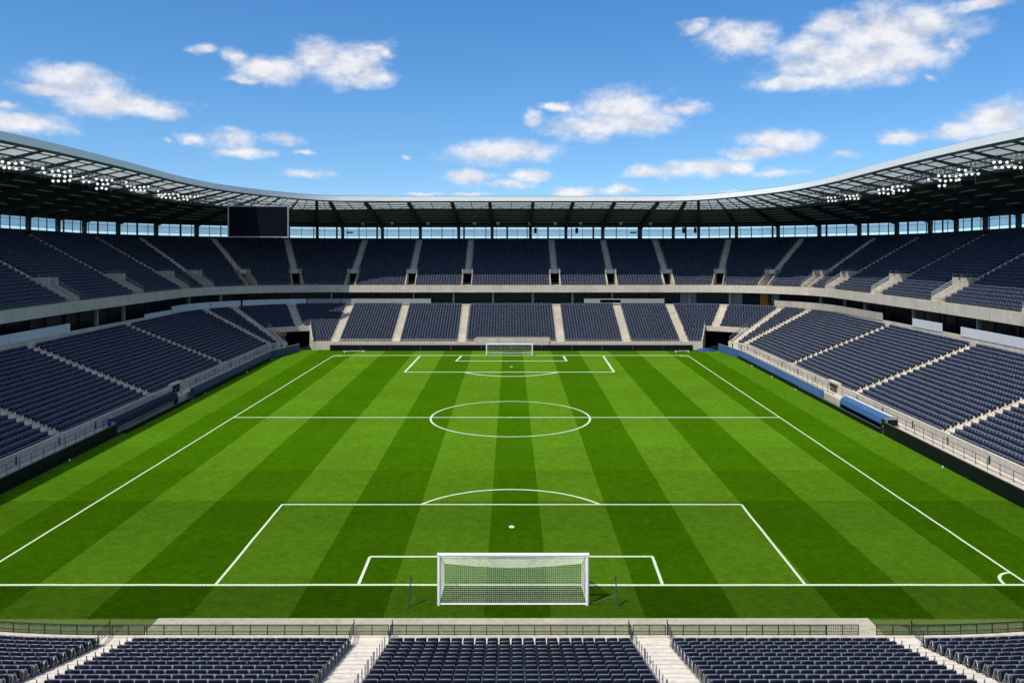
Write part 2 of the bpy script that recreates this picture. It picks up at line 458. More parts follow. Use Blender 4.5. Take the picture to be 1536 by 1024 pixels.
    # aisles of the lower tier
    for c in la:
        mb = MB(); r0 = TROWS if any(t0 < c < t1 for t0, t1 in tun) else 0
        n, t = rect_at(c)
        for r in range(r0, NL):
            z = zl(r, c); h = (zl(r + 1, c) - z) / 2
            cc = P(c, ol(r) + .615, 0); mb.obox(cc, t, n, LHW - .04, .203, z - .02, z + h)
            cc = P(c, ol(r) + .205, 0); mb.obox(cc, t, n, LHW - .04, .205, z - .02, z + .012)
        bld(mb, 'lower_stairway', 'step')
        for sd in (-1, 1):
            off = t * sd * (LHW + .0); prof = []
            for r in range(r0, NL):
                z = zl(r, c); o_ = ol(r)
                prof += [(o_, z + .05), (o_ + .22, z + .10), (o_ + .30, z + .40), (o_ + .40, z + .43), (o_ + .52, z + .16)]
            prof += [(ol(NL), zl(NL, c)), (ol(NL), zl(NL, c) - .4), (ol(r0), zl(r0, c) - .3)]
            mb = MB(); mb.prism([P(c, o, z) + off for o, z in prof], t * sd * .07)
            bld(mb, 'stair_side', 'step', fix=True)
    # aisles and entrances of the upper tier
    for c in ua:
        n, t = rect_at(c); mb = MB()
        for r in range(VROWS, NU):
            z = zu(r, c); h = (zu(r + 1, c) - z) / 2
            cc = P(c, ou(r) + .615, 0); mb.obox(cc, t, n, UHW, .203, z - .02, z + h)
            cc = P(c, ou(r) + .205, 0); mb.obox(cc, t, n, UHW, .205, z - .02, z + .012)
        bld(mb, 'upper_stairway', 'step')
        o0, o1 = ou(0), ou(VROWS); z0, z1 = zu(0, c), zu(VROWS, c)
        mb = MB()
        for s in (-1, 1):
            base = t * s * (VHW - .02 if s > 0 else VHW - .02)
            prof = [(o0 + .05, z0 - .05), (o1 + .1, z0 - .05), (o1 + .1, z1 + .35), (o1 - 2.6, z1 + .35), (o1 - 2.6, z1 - .75), (o0 + .05, z0 + .55)]
            pts = [P(c, o, z) + base for o, z in prof]
            mb.prism(pts, t * s * .2)
        pts = [P(c, o, z) - t * (VHW - .02) for o, z in ((o1 - 1.2, z1 - .55), (o1 + .1, z1 - .55), (o1 + .1, z1 + .33), (o1 - 1.2, z1 + .33))]
        mb.prism(pts, t * 2 * (VHW - .02))
        mb.obox(P(c, (o0 + o1) / 2, 0), t, n, VHW - .02, (o1 - o0) / 2, z0 - .12, z0 + .01)
        v = bld(mb, 'vomitory', 'fascia', fix=True)
        mb = MB(); mb.obox(P(c, o1 + .02, 0), t, n, VHW - .025, .06, z0 + .01, z1 - .55)
        d = mb.build('doorway', 'void', v)
        for s in (-1, 1):
            mb = MB(); off = t * s * (VHW + .08)
            for hh in (.35, .7):
                mb.tube(P(c, o0 + .1, z0 + .5 + hh) + off, P(c, o1 - 2.7, z1 - .8 + hh) + off, .03, 5)
            for q in (0, .33, .66, 1):
                oo = o0 + .1 + (o1 - 2.8 - o0) * q; zz = z0 + .5 + (z1 - 1.3 - z0) * q
                mb.tube(P(c, oo, zz) + off, P(c, oo, zz + .7) + off, .025, 5)
            mb.tube(P(c, o1 - 2.6, z1 + .75) + off, P(c, o1 + .1, z1 + .75) + off, .025, 5)
            for oo in (o1 - 2.6, o1 - 1.2, o1 + .1): mb.tube(P(c, oo, z1 + .3) + off, P(c, oo, z1 + .75) + off, .02, 5)
            mb.build('handrail', 'galv', v)
    # rear wall behind the top row, outer face
    mb = MB(); slab(mb, us, ou(NU) + .7, ou(NU) + .95, lambda u: zu(NU - 1, u), lambda u: zrear(u))
    strip(mb, us, ou(NU), lambda u: zu(NU, u), ou(NU) + .7, lambda u: zu(NU, u))
    bld(mb, 'top_wall', 'dark_wall')
    mb = MB(); strip(mb, us, 37.4, lambda u: 0, 37.4, lambda u: zrear(u) - .1); strip(mb, us, ou(NU) + .95, lambda u: zrear(u) - .1, 37.4, lambda u: zrear(u) - .1)
    bld(mb, 'outer_wall', 'panel_grey')
    # balustrade and mullions in the open gap below the roof
    mb = MB()
    for h in (.55, 1.75): slab(mb, us, 35.65, 35.71, lambda u: zrear(u) + h - .03, lambda u: zrear(u) + h + .03)
    k = a + .7; i = 0
    while k < b:
        n, t = rect_at(k); w = (.22 if i % 4 == 0 else (.10 if i % 4 == 2 else .045))
        mb.obox(P(k, 35.68, 0), t, n, w, .05, zrear(k) - .02, zrear(k) + 2.6); k += (2.4 + .5 * rng.random()) / scale_u(k, 35.7); i += 1
    bld(mb, 'balustrade', 'steel')
    mb = MB(); strip(mb, us, 35.75, lambda u: zrear(u) + .58, 35.75, lambda u: zrear(u) + 2.25); bld(mb, 'window_glass', 'tint')
    return root, bld

GSL, bL = grandstand('grandstand', 'shaded two tier navy grandstand along the left touchline', UMIN, SPLIT1, 0)
GSF, bF = grandstand('grandstand', 'two tier navy grandstand behind the far goal, lower tier sunlit', SPLIT1, SPLIT2, 1)
GSR, bR = grandstand('grandstand', 'two tier navy grandstand along the right touchline, lower tier in full sun', SPLIT2, UMAX, 0)

def wall_panel(bld, u0, u1, mat, dz0=0.0, h=1.15):
    us = stations(u0, u1); mb = MB()
    z0 = lambda u: zl(NL, u) + .3 + .9 * rise(u) + dz0
    slab(mb, us, ol(NL) + .17, ol(NL) + .24, lambda u: z0(u) - .1, lambda u: z0(u) + h)
    bld(mb, 'parapet_panel', mat)
wall_panel(bL, uL(88), uL(101.4), 'panel_white'); wall_panel(bL, uL(101.5), uL(115.5), 'panel_white')
wall_panel(bL, uL(139), uL(150), 'panel_white', -.35, .9); wall_panel(bL, uL(150.2), uCL(24), 'panel_white')
wall_panel(bL, uCL(24.3), uCL(40.5), 'panel_white')
wall_panel(bF, uCL(41.5), uCL(72), 'panel_white'); wall_panel(bF, uCL(72.5), uF(-37.2), 'panel_grey')
wall_panel(bF, uF(-37), uF(-17.4), 'panel_grey')
wall_panel(bF, uF(16), uF(33.5), 'panel_grey'); wall_panel(bF, uF(19.5), uF(24), 'panel_white', .4, .5)
wall_panel(bR, uCR(40.5), uCR(12), 'panel_beige'); wall_panel(bR, uCR(11.7), uR(134), 'panel_beige')
wall_panel(bR, uR(124), uR(115.5), 'panel_white'); wall_panel(bR, uR(110.7), uR(104), 'panel_white'); wall_panel(bR, uR(103.9), uR(88), 'panel_white')
for q0, q1, mt in ((uCR(85), uCR(78), 'panel_grey'), (uCR(64), uCR(58), 'panel_grey'), (uCR(50), uCR(46.5), 'orange'), (uCR(46), uCR(41.3), 'panel_grey')):
    us = stations(q0, q1); mb = MB(); slab(mb, us, 18.2, 18.5, lambda u: zl(NL, u), lambda u: zu(0, u))
    bF(mb, 'recess_panel', mt)
# beige raised panel behind the far goal
mb = MB(); mb.box(-7.2, 7.6, 162.4, 162.62, .3, 2.25); bF(mb, 'raised_panel', 'concrete')

# corner tunnels
def tunnel(t0, t1, left):
    for e, s in ((t0, -1), (t1, 1)):
        mb = MB(); n, t = rect_at(e)
        prof = [(-.34, 0), (6.2, 0), (6.2, zl(TROWS, e) + .55), (ol(TROWS), zl(TROWS, e) + .55), (.2, zl(0, e) + .55), (-.34, zl(0, e) + .55)]
        mb.prism([P(e, o, z) for o, z in prof], t * s * .26)
        bF(mb, 'tunnel_side_wall', 'concrete', fix=True)
    us = stations(t0, t1); mb = MB()
    slab(mb, us, ol(TROWS) - .1, ol(TROWS) + .14, lambda u: zl(TROWS, u) - .62, lambda u: zl(TROWS, u) + .42)
    bF(mb, 'tunnel_lintel', 'concrete')
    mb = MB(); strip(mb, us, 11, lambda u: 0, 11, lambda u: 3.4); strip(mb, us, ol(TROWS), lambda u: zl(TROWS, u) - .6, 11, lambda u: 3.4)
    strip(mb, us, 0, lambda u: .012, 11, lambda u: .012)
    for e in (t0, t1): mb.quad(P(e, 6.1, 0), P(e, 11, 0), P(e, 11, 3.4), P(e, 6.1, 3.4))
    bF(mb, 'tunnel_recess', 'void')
    for e, s in ((t0, 1), (t1, -1)):
        mb = MB(); n, t = rect_at(e); off = -t * s * .12
        for hh in (.5, .85):
            mb.tube(P(e, .0, zl(0, e) + .55 + hh) + off, P(e, ol(TROWS), zl(TROWS, e) + .55 + hh) + off, .04, 5)
        for q in range(6):
            oo = ol(TROWS) * q / 5; zz = zl(0, e) + (zl(TROWS, e) - zl(0, e)) * q / 5 + .5
            mb.tube(P(e, oo, zz) + off, P(e, oo, zz + .9) + off, .03, 5)
        bF(mb, 'tunnel_handrail', 'galv')
tunnel(*tun[0], True); tunnel(*tun[1], False)
n_, t_ = rect_at(uCL(52))
mb = MB(); mb.obox(P(uCL(53), 7.2, 0), t_, n_, 1.15, .05, 2.3, 3.2)
mb.build('hanging_sign', 'orange'); tag(bpy.context.scene.objects['hanging_sign'], 'small orange sign hanging inside the left corner tunnel', 'sign')

# doorways in the side front walls
for bld, yy, s, mt in ((bL, 112.6, -1, 'void'), (bR, 113.4, 1, 'brown')):
    x = CX + s * HW; d = MB(); d.box(min(x - s * .365, x - s * .30), max(x - s * .365, x - s * .30), yy - 1.2, yy + 1.2, .85, 1.98)
    bld(d, 'player_doorway', mt)
    d = MB(); d.box(min(x - s * .6, x + s * .1), max(x - s * .6, x + s * .1), yy - 1.6, yy + 1.6, 2.06, 2.3); bld(d, 'doorway_lintel', 'concrete')

# ------------------------------------------------------------------ roof
roof = empty('stadium_roof', 'dark steel roof ring with white edge and translucent front strip over three grandstands', 'roof', (0, 0, 0))
RO0, RO1, ROG = 12.0, 37.6, 21.0
def ro(u):
    b = 0.0
    for a_, b_ in ((-14, UA + 16), (UF1 - 16, UE + 14)):
        if a_ < u < b_: b = 4.5 * math.sin(math.pi * (u - a_) / (b_ - a_)) ** 2
    return RO0 - b
def zr(o, u):
    t = rise(u); z0 = 30.25 + 3.25 * t; z1 = 25.35 + 1.8 * t
    q = (o - ro(u)) / (RO1 - ro(u)); return z0 + (z1 - z0) * (q * .82 + q * q * .18)
us = stations(UMIN, UMAX)
mb = MB()
oo = [ROG, 24, 30, RO1]
for o0, o1 in zip(oo[:-1], oo[1:]):
    strip(mb, us, o0, lambda u: zr(o0, u), o1, lambda u: zr(o1, u)); strip(mb, us, o0, lambda u: zr(o0, u) + .3, o1, lambda u: zr(o1, u) + .3)
mb.build('roof_deck', 'deck', roof)
mb = MB(); slab(mb, us, lambda u: ro(u) - .35, lambda u: ro(u) + .25, lambda u: zr(ro(u), u) - .25, lambda u: zr(ro(u), u) + .72)
mb.build('roof_edge', 'rim', roof)
mb = MB(); slab(mb, us, lambda u: ro(u) + .05, lambda u: ro(u) + .2, lambda u: zr(ro(u), u) + .722, lambda u: zr(ro(u), u) + .84)
mb.build('gutter', 'steel_light', roof)
mb = MB(); slab(mb, us, lambda u: ro(u) - .1, lambda u: ro(u) + .3, lambda u: zr(ro(u), u) - .5, lambda u: zr(ro(u), u) - .253)
mb.build('edge_beam', 'steel', roof)
# column positions
cols = [uL(y) for y in np.arange(48.4, 150, 9.15)] + [uCL(q) for q in (6, 18, 30, 42, 54, 66, 77)] + \
       [uF(x) for x in (-40.4, -31.1, -21.9, -12.6, -4.5, 4.8, 13.4, 22.3, 31.5, 40.2) if abs(x) < 35] + \
       [uCL(84.5), uCR(84.5)] + [uCR(q) for q in (77, 66, 54, 42, 30, 18, 6)] + [uR(y) for y in np.arange(48.4, 150, 9.15)]
cols = sorted(cols)
for k in cols:
    n, t = rect_at(k)
    mb = MB(); mb.obox(P(k, 36.0, 0), t, n, .36, .3, zrear(k) - 1.6, zr(36, k) - .1); mb.build('column', 'steel', roof)
    mb = MB()
    pts = [(36.2, zr(36.2, k) - .06), (27, zr(27, k) - .06), (19, zr(19, k) - .06), (ro(k) + .3, zr(ro(k), k) - .1)]
    dep = [1.5, 1.25, .85, .55] if UA - 12 < k < UF1 + 12 else [1.5, 1.2, .6, .28]
    for (oa, za), (ob, zb), da, db in zip(pts[:-1], pts[1:], dep[:-1], dep[1:]):
        far_ = UA - 12 < k < UF1 + 12; wk = 1.9 if far_ else (1.0 if oa > 20 else .6)
        for ww, d0, d1 in ((.34 * wk, 0, .12), (.10, .12, .88), (.34 * wk, .88, 1.0)):
            A = [P(k, oa, za - da * d1) - t * ww / 2, P(k, oa, za - da * d1) + t * ww / 2, P(k, ob, zb - db * d1) + t * ww / 2, P(k, ob, zb - db * d1) - t * ww / 2]
            B = [P(k, oa, za - da * d0) - t * ww / 2, P(k, oa, za - da * d0) + t * ww / 2, P(k, ob, zb - db * d0) + t * ww / 2, P(k, ob, zb - db * d0) - t * ww / 2]
            mb.hexa(A + B)
    mb.build('truss', 'steel', roof)
# thin rafters midway
for a_, b_ in zip(cols[:-1], cols[1:]):
    k = (a_ + b_) / 2; mb = MB()
    mb.beam(P(k, ROG + .1, zr(ROG, k) - .02), P(k, ro(k) + .3, zr(ro(k), k) - .06), .1, .2)
    for q in (a_, b_):   # diagonal bracing under the glazing
        mb.tube(P(k, ROG - .2, zr(ROG, k) - .45), P(q, ro(q) + 3.2, zr(ro(q) + 3.2, q) - .45), .055, 5)
    mb.build('rafter', 'steel', roof)
    g_us = stations(a_ + .06, b_ - .06); mb = MB()
    for e0, e1 in zip(g_us[:-1], g_us[1:]):
        mb.quad(P(e0, ro(e0) + .26, zr(ro(e0), e0) + .06), P(e1, ro(e1) + .26, zr(ro(e1), e1) + .06), P(e1, ROG, zr(ROG, e1) + .06), P(e0, ROG, zr(ROG, e0) + .06))
    mb.build('roof_light', 'glazing', roof)
for o, w, h, mt in ((13.9, .09, .14, 'steel'), (16.3, .10, .16, 'steel'), (18.7, .09, .14, 'steel'), (21.0, .24, .35, 'steel'), (24, .16, .22, 'purlin_grey'),
                    (26.5, .12, .2, 'purlin_grey'), (29, .14, .22, 'purlin_grey'), (31.5, .12, .2, 'purlin_grey'), (34, .2, .24, 'purlin_grey')):
    mb = MB(); slab(mb, us, o - w / 2, o + w / 2, lambda u: zr(o, u) - h - .03, lambda u: zr(o, u) - .03)
    mb.build('purlin', mt, roof)
mb = MB(); slab(mb, us, 36.2, 36.6, lambda u: zr(36.4, u) - .9 - .25 * rise(u), lambda u: zr(36.4, u) - .05); mb.build('rear_beam', 'dark_wall', roof)
# lighting catwalks along both sides
def catwalk(u0, u1):
    us = stations(u0, u1); mb = MB(); zc = lambda u: zr(15.7, u) - 1.2
    slab(mb, us, 16.0, 17.0, lambda u: zc(u) - .14, lambda u: zc(u))
    for o in (16.0, 17.0):
        for h in (.5, 1.0): slab(mb, us, o - .03, o + .03, lambda u: zc(u) + h - .03, lambda u: zc(u) + h + .03)
    k = u0
    i = 0
    while k < u1:
        for o in (16.0, 17.0): mb.tube(P(k, o, zc(k)), P(k, o, zc(k) + 1.0), .03, 4)
        mb.tube(P(k, 16.0, zc(k)), P(k + 1.1, 16.0, zc(k) + 1.0), .025, 4)
        if i % 3 == 0: mb.tube(P(k, 16.5, zc(k)), P(k, 16.5, zr(16.5, k)), .05, 4)
        k += 1.1 / scale_u(k, 16); i += 1
    mb.build('catwalk', 'steel_light', roof)
catwalk(UMIN + 1, uCL(28)); catwalk(uCR(28), UMAX - 1)

# small speakers and spotlights under the far roof
sp_names = ['far left corner', 'left of the scoreboard side', 'left of the centre', 'near the centre', 'right of the centre', 'toward the right corner']
for i, (px, dz) in enumerate(((530, .9), (803, .9), (865, .6), (950, 1.0), (1011, .6), (1125, .6))):
    k = uF((px - VX) * 198 / F) if px < 1060 else uCR(78)
    mb = MB(); n, t = rect_at(k); z = zrear(k)
    w = .75 if i in (0, 3) else .32
    h = .35 if i in (0, 3) else 1.3
    c = P(k, 34.9, 0)
    mb.obox(c, t, n, w, .3, z + 1.2, z + 1.2 + h); mb.obox(c - n * .3, t, n, w - .05, .02, z + 1.25, z + 1.15 + h)
    o = mb.build('loudspeaker', 'black_board')
    tag(o, 'black loudspeaker in the gap under the far roof, %s from the left' % ORD[i + 1], 'loudspeaker', 'loudspeakers under the far roof')
for i, x in enumerate((-37, -28, -19.5, -8.5, -3, 4.5, 10.5, 16.5, 26, 33)):
    k = uF(x) if abs(x) < 35 else uF(-34.9)
    root = empty('spotlight', 'small grey round spotlight hanging under the far roof, %s from the left' % ORD[i + 1], 'spotlight', P(k, 31, zr(31, k) - 1.0), 0, 'spotlights under the far roof')
    mb = MB(); mb.tube((0, 0, 0), (0, -.55, -.15), .30, 10, .42); mb.build('lamp_head', 'galv', root)
    mb = MB(); mb.tube((0, 0, .1), (0, 0, 1.0), .05, 5); mb.build('hanger', 'steel', root)

# ------------------------------------------------------------------ floodlight banks (lit)
lamp_mb = MB(); lamp_mb.tube((0, 0, 0), (0, -.06, 0), .19, 12); lamp_me = None
def lamp_parts(root, i, j, cw, rh, rot):
    global lamp_me, house_me
    x, z = i * cw, -j * rh
    if lamp_me is None:
        o = lamp_mb.build('lamp', 'lamp', root); lamp_me = o.data
        h = MB(); h.tube((0, .02, 0), (0, .3, .05), .27, 12, .12); ho = h.build('lamp_housing', 'steel', o); house_me = ho.data
    else:
        o = bpy.data.objects.new('lamp', lamp_me); COL.objects.link(o); o.parent = root
        ho = bpy.data.objects.new('lamp_housing', house_me); COL.objects.link(ho); ho.parent = o
    o.location = (x + random.uniform(-.07, .07), 0, z + random.uniform(-.09, .09)); o.rotation_euler = (R(random.uniform(12, 30)), 0, rot)
def floods(s, spec):
    n = len(spec)
    for q, (px, py, rows) in enumerate(spec):
        X = s * 61.2; d = abs(X * F / (px - VX)); z = EYE + (HZ - py) * d / F + (len(rows) - 1) * .32
        side = 'left' if s < 0 else 'right'
        # facing: towards the pitch and the near end
        root = empty('floodlight_bank', 'lit white floodlight cluster under the %s roof edge, %s counted from the near end' % (side, ORD[q + 1]),
                     'floodlight', (X, d, z), -s * R(24), 'lit floodlight clusters on the %s roof' % side)
        nmax = max(rows); w = .68
        for j, c in enumerate(rows):
            for i in range(c):
                lamp_parts(root, i - (nmax - 1) / 2 + (j % 2) * .2, j, w, .64, R(random.uniform(-8, 8)))
        mb = MB()
        for j in range(len(rows)): mb.tube((-nmax * w / 2, .45, -j * .64), (nmax * w / 2, .45, -j * .64), .04, 5)
        for x in (-nmax * w / 3, nmax * w / 3): mb.tube((x, .45, -len(rows) * .64), (x, .45, 1.0), .05, 5)
        mb.build('bracket', 'steel_light', root)
floods(-1, [(18, 248, [4, 4]), (64, 256, [1, 1]), (92, 264, [4, 4, 4]), (128, 269, [1, 2]), (156, 276, [4, 3, 3]), (190, 276, [1, 1]),
            (209, 283, [5, 4]), (240, 290, [1, 2]), (254, 294, [5, 4]), (283, 297, [6, 3])])
floods(1, [(1515, 247, [6, 6]), (1452, 262, [4, 4, 1]), (1421, 271, [4, 4, 2]), (1393, 269, [1]), (1350, 283, [3, 4]), (1328, 287, [4, 4]),
           (1277, 296, [4, 4]), (1250, 299, [4, 3])])

# ------------------------------------------------------------------ scoreboard
sb = empty('scoreboard', 'blank dark video screen in thin pale frame under the left corner of the roof', 'scoreboard', ((387.5 - VX) * 163 / F, 163, 25.4), R(4))
mb = MB(); mb.box(-5.7, 5.7, -.02, .12, -2.95, 2.95); mb.build('screen', 'screen', sb)
mb = MB()
mb.box(-5.95, -5.7, -.1, .3, -3.15, 3.15); mb.box(5.7, 5.95, -.1, .3, -3.15, 3.15)
mb.box(-5.7, 5.7, -.1, .3, 2.95, 3.15); mb.box(-5.7, 5.7, -.1, .3, -3.15, -2.95)
mb.build('frame', 'galv', sb)
mb = MB(); mb.box(-5.6, 5.6, .13, .9, -2.9, 2.9); mb.build('cabinet', 'black_board', sb)
mb = MB()
for x in (-4.5, -1.5, 1.5, 4.5):
    mb.tube((x, .5, 2.9), (x, .8, 5.0), .08, 5); mb.tube((x, .5, 3.1), (x + 1.5, .9, 5.0), .05, 5)
mb.tube((-5.5, .5, 3.7), (5.5, .5, 3.7), .08, 5)
mb.build('hanger', 'steel_light', sb)

# ------------------------------------------------------------------ seats of the three big stands (past 300 of a kind: one mass)
def box_t(x0, x1, y0, y1, z0, z1):
    v = [(x0, y0, z0), (x1, y0, z0), (x1, y1, z0), (x0, y1, z0), (x0, y0, z1), (x1, y0, z1), (x1, y1, z1), (x0, y1, z1)]
    return v
FACES = [(3, 2, 1, 0), (4, 5, 6, 7), (0, 1, 5, 4), (1, 2, 6, 5), (2, 3, 7, 6), (3, 0, 4, 7)]
def far_template():
    v = []; f = []
    b1 = box_t(-.25, .25, -.30, -.22, .40, .84)
    b1 = [(x, y - (.07 if z > .5 else 0), z) for x, y, z in b1]
    b2 = box_t(-.25, .25, -.22, .20, .36, .45)
    for bx in (b1, b2):
        i = len(v); v += bx; f += [tuple(i + k for k in q) for q in FACES]
    return np.array(v, float), f
seat_pos, seat_fwd = [], []
def fill(rows, of, zf, aisles, hw, skip):
    for r in range(rows):
        o = of(r) + .50
        # walk along the row, restarting at every aisle
        marks = []
        for c in aisles:
            if skip == 'up' and r < VROWS: w = VHW + .30
            else: w = hw + .06
            marks.append((c - w / scale_u(c, o), c + w / scale_u(c, o)))
        if skip == 'low' and r < TROWS:
            marks += [(t0 - .35, t1 + .35) for t0, t1 in tun]
        marks.sort(); cur = UMIN + .4; spans = []
        for m0, m1 in marks:
            if m0 > cur: spans.append((cur, m0))
            cur = max(cur, m1)
        spans.append((cur, UMAX - .4))
        for p, q in spans:
            # true length, sampled
            ss = np.linspace(p, q, max(3, int((q - p) / .5)))
            L = np.concatenate([[0], np.cumsum([(ss[i + 1] - ss[i]) * scale_u((ss[i] + ss[i + 1]) / 2, o) for i in range(len(ss) - 1)])])
            n = int(L[-1] / .57)
            if n < 1: continue
            gap = (L[-1] - n * .57) / 2
            for d in gap + .285 + .57 * np.arange(n):
                u = float(np.interp(d, L, ss)); c, nn, _ = frame(u); pt = c + nn * o
                seat_pos.append((pt.x, pt.y, zf(r, u))); seat_fwd.append((-nn.x, -nn.y))
fill(NL, ol, zl, low_aisles, LHW, 'low')
n_low = len(seat_pos)
fill(NU, ou, zu, up_aisles, UHW, 'up')
# a raised panel hides the first rows in the middle of the far stand
keep = [i for i, p in enumerate(seat_pos) if not (p[1] > 160 and p[2] < 2.05 and -7.3 < p[0] < 7.7)]
seat_pos = [seat_pos[i] for i in keep]; seat_fwd = [seat_fwd[i] for i in keep]

def instance_verts(tv, pos, fwd, jit=True):
    pos = np.array(pos); fwd = np.array(fwd); n = len(pos)
    a_ = rng.normal(0, .028 if n > 2 else 0, n); ca, sa = np.cos(a_), np.sin(a_)
    fwd = np.stack([fwd[:, 0] * ca - fwd[:, 1] * sa, fwd[:, 0] * sa + fwd[:, 1] * ca], 1)
    rgt = np.stack([fwd[:, 1], -fwd[:, 0]], 1)
    out = np.empty((n, len(tv), 3))
    out[:, :, 0] = pos[:, None, 0] + tv[None, :, 0] * rgt[:, None, 0] + tv[None, :, 1] * fwd[:, None, 0]
    out[:, :, 1] = pos[:, None, 1] + tv[None, :, 0] * rgt[:, None, 1] + tv[None, :, 1] * fwd[:, None, 1]
    out[:, :, 2] = pos[:, None, 2] + tv[None, :, 2]
    if jit: out[:, :, 2] += rng.normal(0, .012, (n, 1))
    return out.reshape(-1, 3)

# ------------------------------------------------------------------ near stand
near = empty('grandstand', 'sunlit lower rows of navy seats and pale steps at the near end', 'grandstand', (0, 41, 0))
def yb(x): return (max(0, abs(x) - 20.3)) ** 2 / 90.0
def nb(mb, nm, mat, parent=near, **k):
    o = mb.build(nm, mat, parent, **k)
    if parent is near: o.matrix_parent_inverse = Matrix.Translation(-Vector(near.location))
    return o
NROW, RD, RH = 20, .75, .2
ZW = 1.9
XS = [-34 + i * 1.0 for i in range(14)] + [-20.3, 20.3] + [20.9 + i for i in range(14)]
XS = sorted(XS)
mb = MB()
def nstrip(mb, ya, za, yb_, zb, xs=XS):
    for p, q in zip(xs[:-1], xs[1:]):
        mb.quad((p, ya + yb(p), za), (q, ya + yb(q), za), (q, yb_ + yb(q), zb), (p, yb_ + yb(p), zb))
for k in range(NROW):
    y1 = 40.6 - RD * k; z = ZW + RH * k
    nstrip(mb, y1 - RD, z, y1, z); nstrip(mb, y1 - RD, z, y1 - RD, z + RH)
nb(mb, 'lower_terrace', 'terrace')
mb = MB(); nstrip(mb, 40.6, ZW + .002, 41.3, ZW + .002); nb(mb, 'walkway', 'step')
mb = MB()
for p, q in zip(XS[:-1], XS[1:]):
    mb.hexa([(p, 41.3 + yb(p), 0), (q, 41.3 + yb(q), 0), (q, 41.5 + yb(q), 0), (p, 41.5 + yb(p), 0),
             (p, 41.3 + yb(p), ZW + .05), (q, 41.3 + yb(q), ZW + .05), (q, 41.5 + yb(q), ZW + .05), (p, 41.5 + yb(p), ZW + .05)])
nb(mb, 'front_wall', 'concrete')
AIS = [(-20.25, -18.5), (-7.85, -6.12), (6.12, 7.85), (18.5, 20.25)]
for a0, a1 in AIS:
    mb = MB()
    for k in range(NROW):
        y1 = 40.6 - RD * k; z = ZW + RH * k + .006
        mb.box(a0 + .02, a1 - .02, y1 - RD + .375, y1 - .004, z - .1, z); mb.box(a0 + .02, a1 - .02, y1 - RD, y1 - RD + .375, z - .1, z + RH / 2 - .006)
    st = nb(mb, 'stairway', 'step')
    mb = MB()
    for k in range(NROW):
        y1 = 40.6 - RD * k; z = ZW + RH * k + .006
        mb.box(a0 + .03, a1 - .03, y1 - .045, y1 - .012, z - .02, z + .003)
    nb(mb, 'step_edge', 'panel_grey', st)

# blocks: name, x0, x1, which aisle counts
BLK = [('left corner', -31.5, -20.25, 'right'), ('left', -18.5, -7.85, 'right'), ('middle', -6.12, 6.12, 'left'),
       ('right', 7.85, 18.5, 'left'), ('right corner', 20.25, 31.5, 'left')]
PITCH = .583
near_seats = []
for name, x0, x1, cnt in BLK:
    for k in range(NROW):
        L = x1 - x0; n = int((L - .08) / PITCH); gap = (L - n * PITCH) / 2
        if 'corner' in name: gap = .06
        for i in range(n):
            x = (x0 + gap + PITCH * (i + .5)) if name != 'left corner' else (x1 - gap - PITCH * (i + .5))
            order = i + 1
            if cnt == 'right' and name != 'left corner': order = n - i
            th = 0.0
            if abs(x) > 20.3: th = math.copysign(math.atan((abs(x) - 20.3) / 45), x)
            y = 40.28 - RD * k + yb(x) + random.uniform(-.012, .012); z = ZW + RH * k
            end = (i == 0) or (i == n - 1)
            sgn = (-1 if i == 0 else 1) * (-1 if name == 'left corner' else 1)
            if 'corner' in name and i == n - 1: end = False
            px = VX + F * x / y; py = HZ + F * (EYE - z - .6) / (y - .3)
            vis = -18 < px < 1554 and 930 < py < 1034
            near_seats.append(dict(x=x, y=y, z=z, th=th, k=k, blk=name, cnt=cnt, order=order, end=end, sgn=sgn, vis=vis, py=py, d=(x * x + y * y)))
vis = sorted([s for s in near_seats if s['vis']], key=lambda s: (s['y'] - .0 * abs(s['x'])))[:300]
chosen = set(id(s) for s in vis)

# seat parts (facing +y, base at floor)
def back_mesh():
    mb = MB(); W, zt = .258, .68; prof = []
    nx = 8; rows = [(.30, -.20), (.40, -.215), (.52, -.24), (.62, -.268), (.66, -.280), (.674, -.295), (.677, -.312), (.668, -.332), (.64, -.346), (.58, -.342), (.46, -.318), (.26, -.280)]
    idx = []
    for (z, y) in rows:
        line = []
        for i in range(nx + 1):
            s = -1 + 2 * i / nx
            zz = z - (.06 * abs(s) ** 5 if z > .5 else 0)
            yy = y + .035 * s * s
            line.append(len(mb.v)); mb.v.append((s * W * (1 - .06 * max(0, (z - .6) / .08) * (abs(s) > .9)), yy, zz))
        idx.append(line)
    m = len(rows)
    for a in range(m):
        b = (a + 1) % m
        for i in range(nx): mb.f.append((idx[a][i], idx[b][i], idx[b][i + 1], idx[a][i + 1]))
    mb.f.append(tuple(idx[a][0] for a in range(m))); mb.f.append(tuple(idx[a][nx] for a in range(m))[::-1])
    return mb
def pan_mesh():
    mb = MB(); mb.hexa([(-.24, -.2, .33), (.24, -.2, .33), (.235, .2, .37), (-.235, .2, .37), (-.24, -.2, .385), (.24, -.2, .385), (.22, .18, .43), (-.22, .18, .43)]); return mb
def leg_mesh(s):
    mb = MB(); x = s * .272; mb.box(x - .012, x + .012, -.26, .12, .26, .33); mb.box(x - .02, x + .02, -.14, -.04, 0, .26); mb.box(x - .02, x + .02, -.18, .02, 0, .015); return mb
def side_mesh():
    mb = MB(); mb.prism([(.285, -.36, .12), (.285, .1, .12), (.285, .2, .40), (.285, .12, .47), (.285, -.2, .50), (.285, -.30, .66), (.285, -.37, .64)], (.03, 0, 0)); return mb
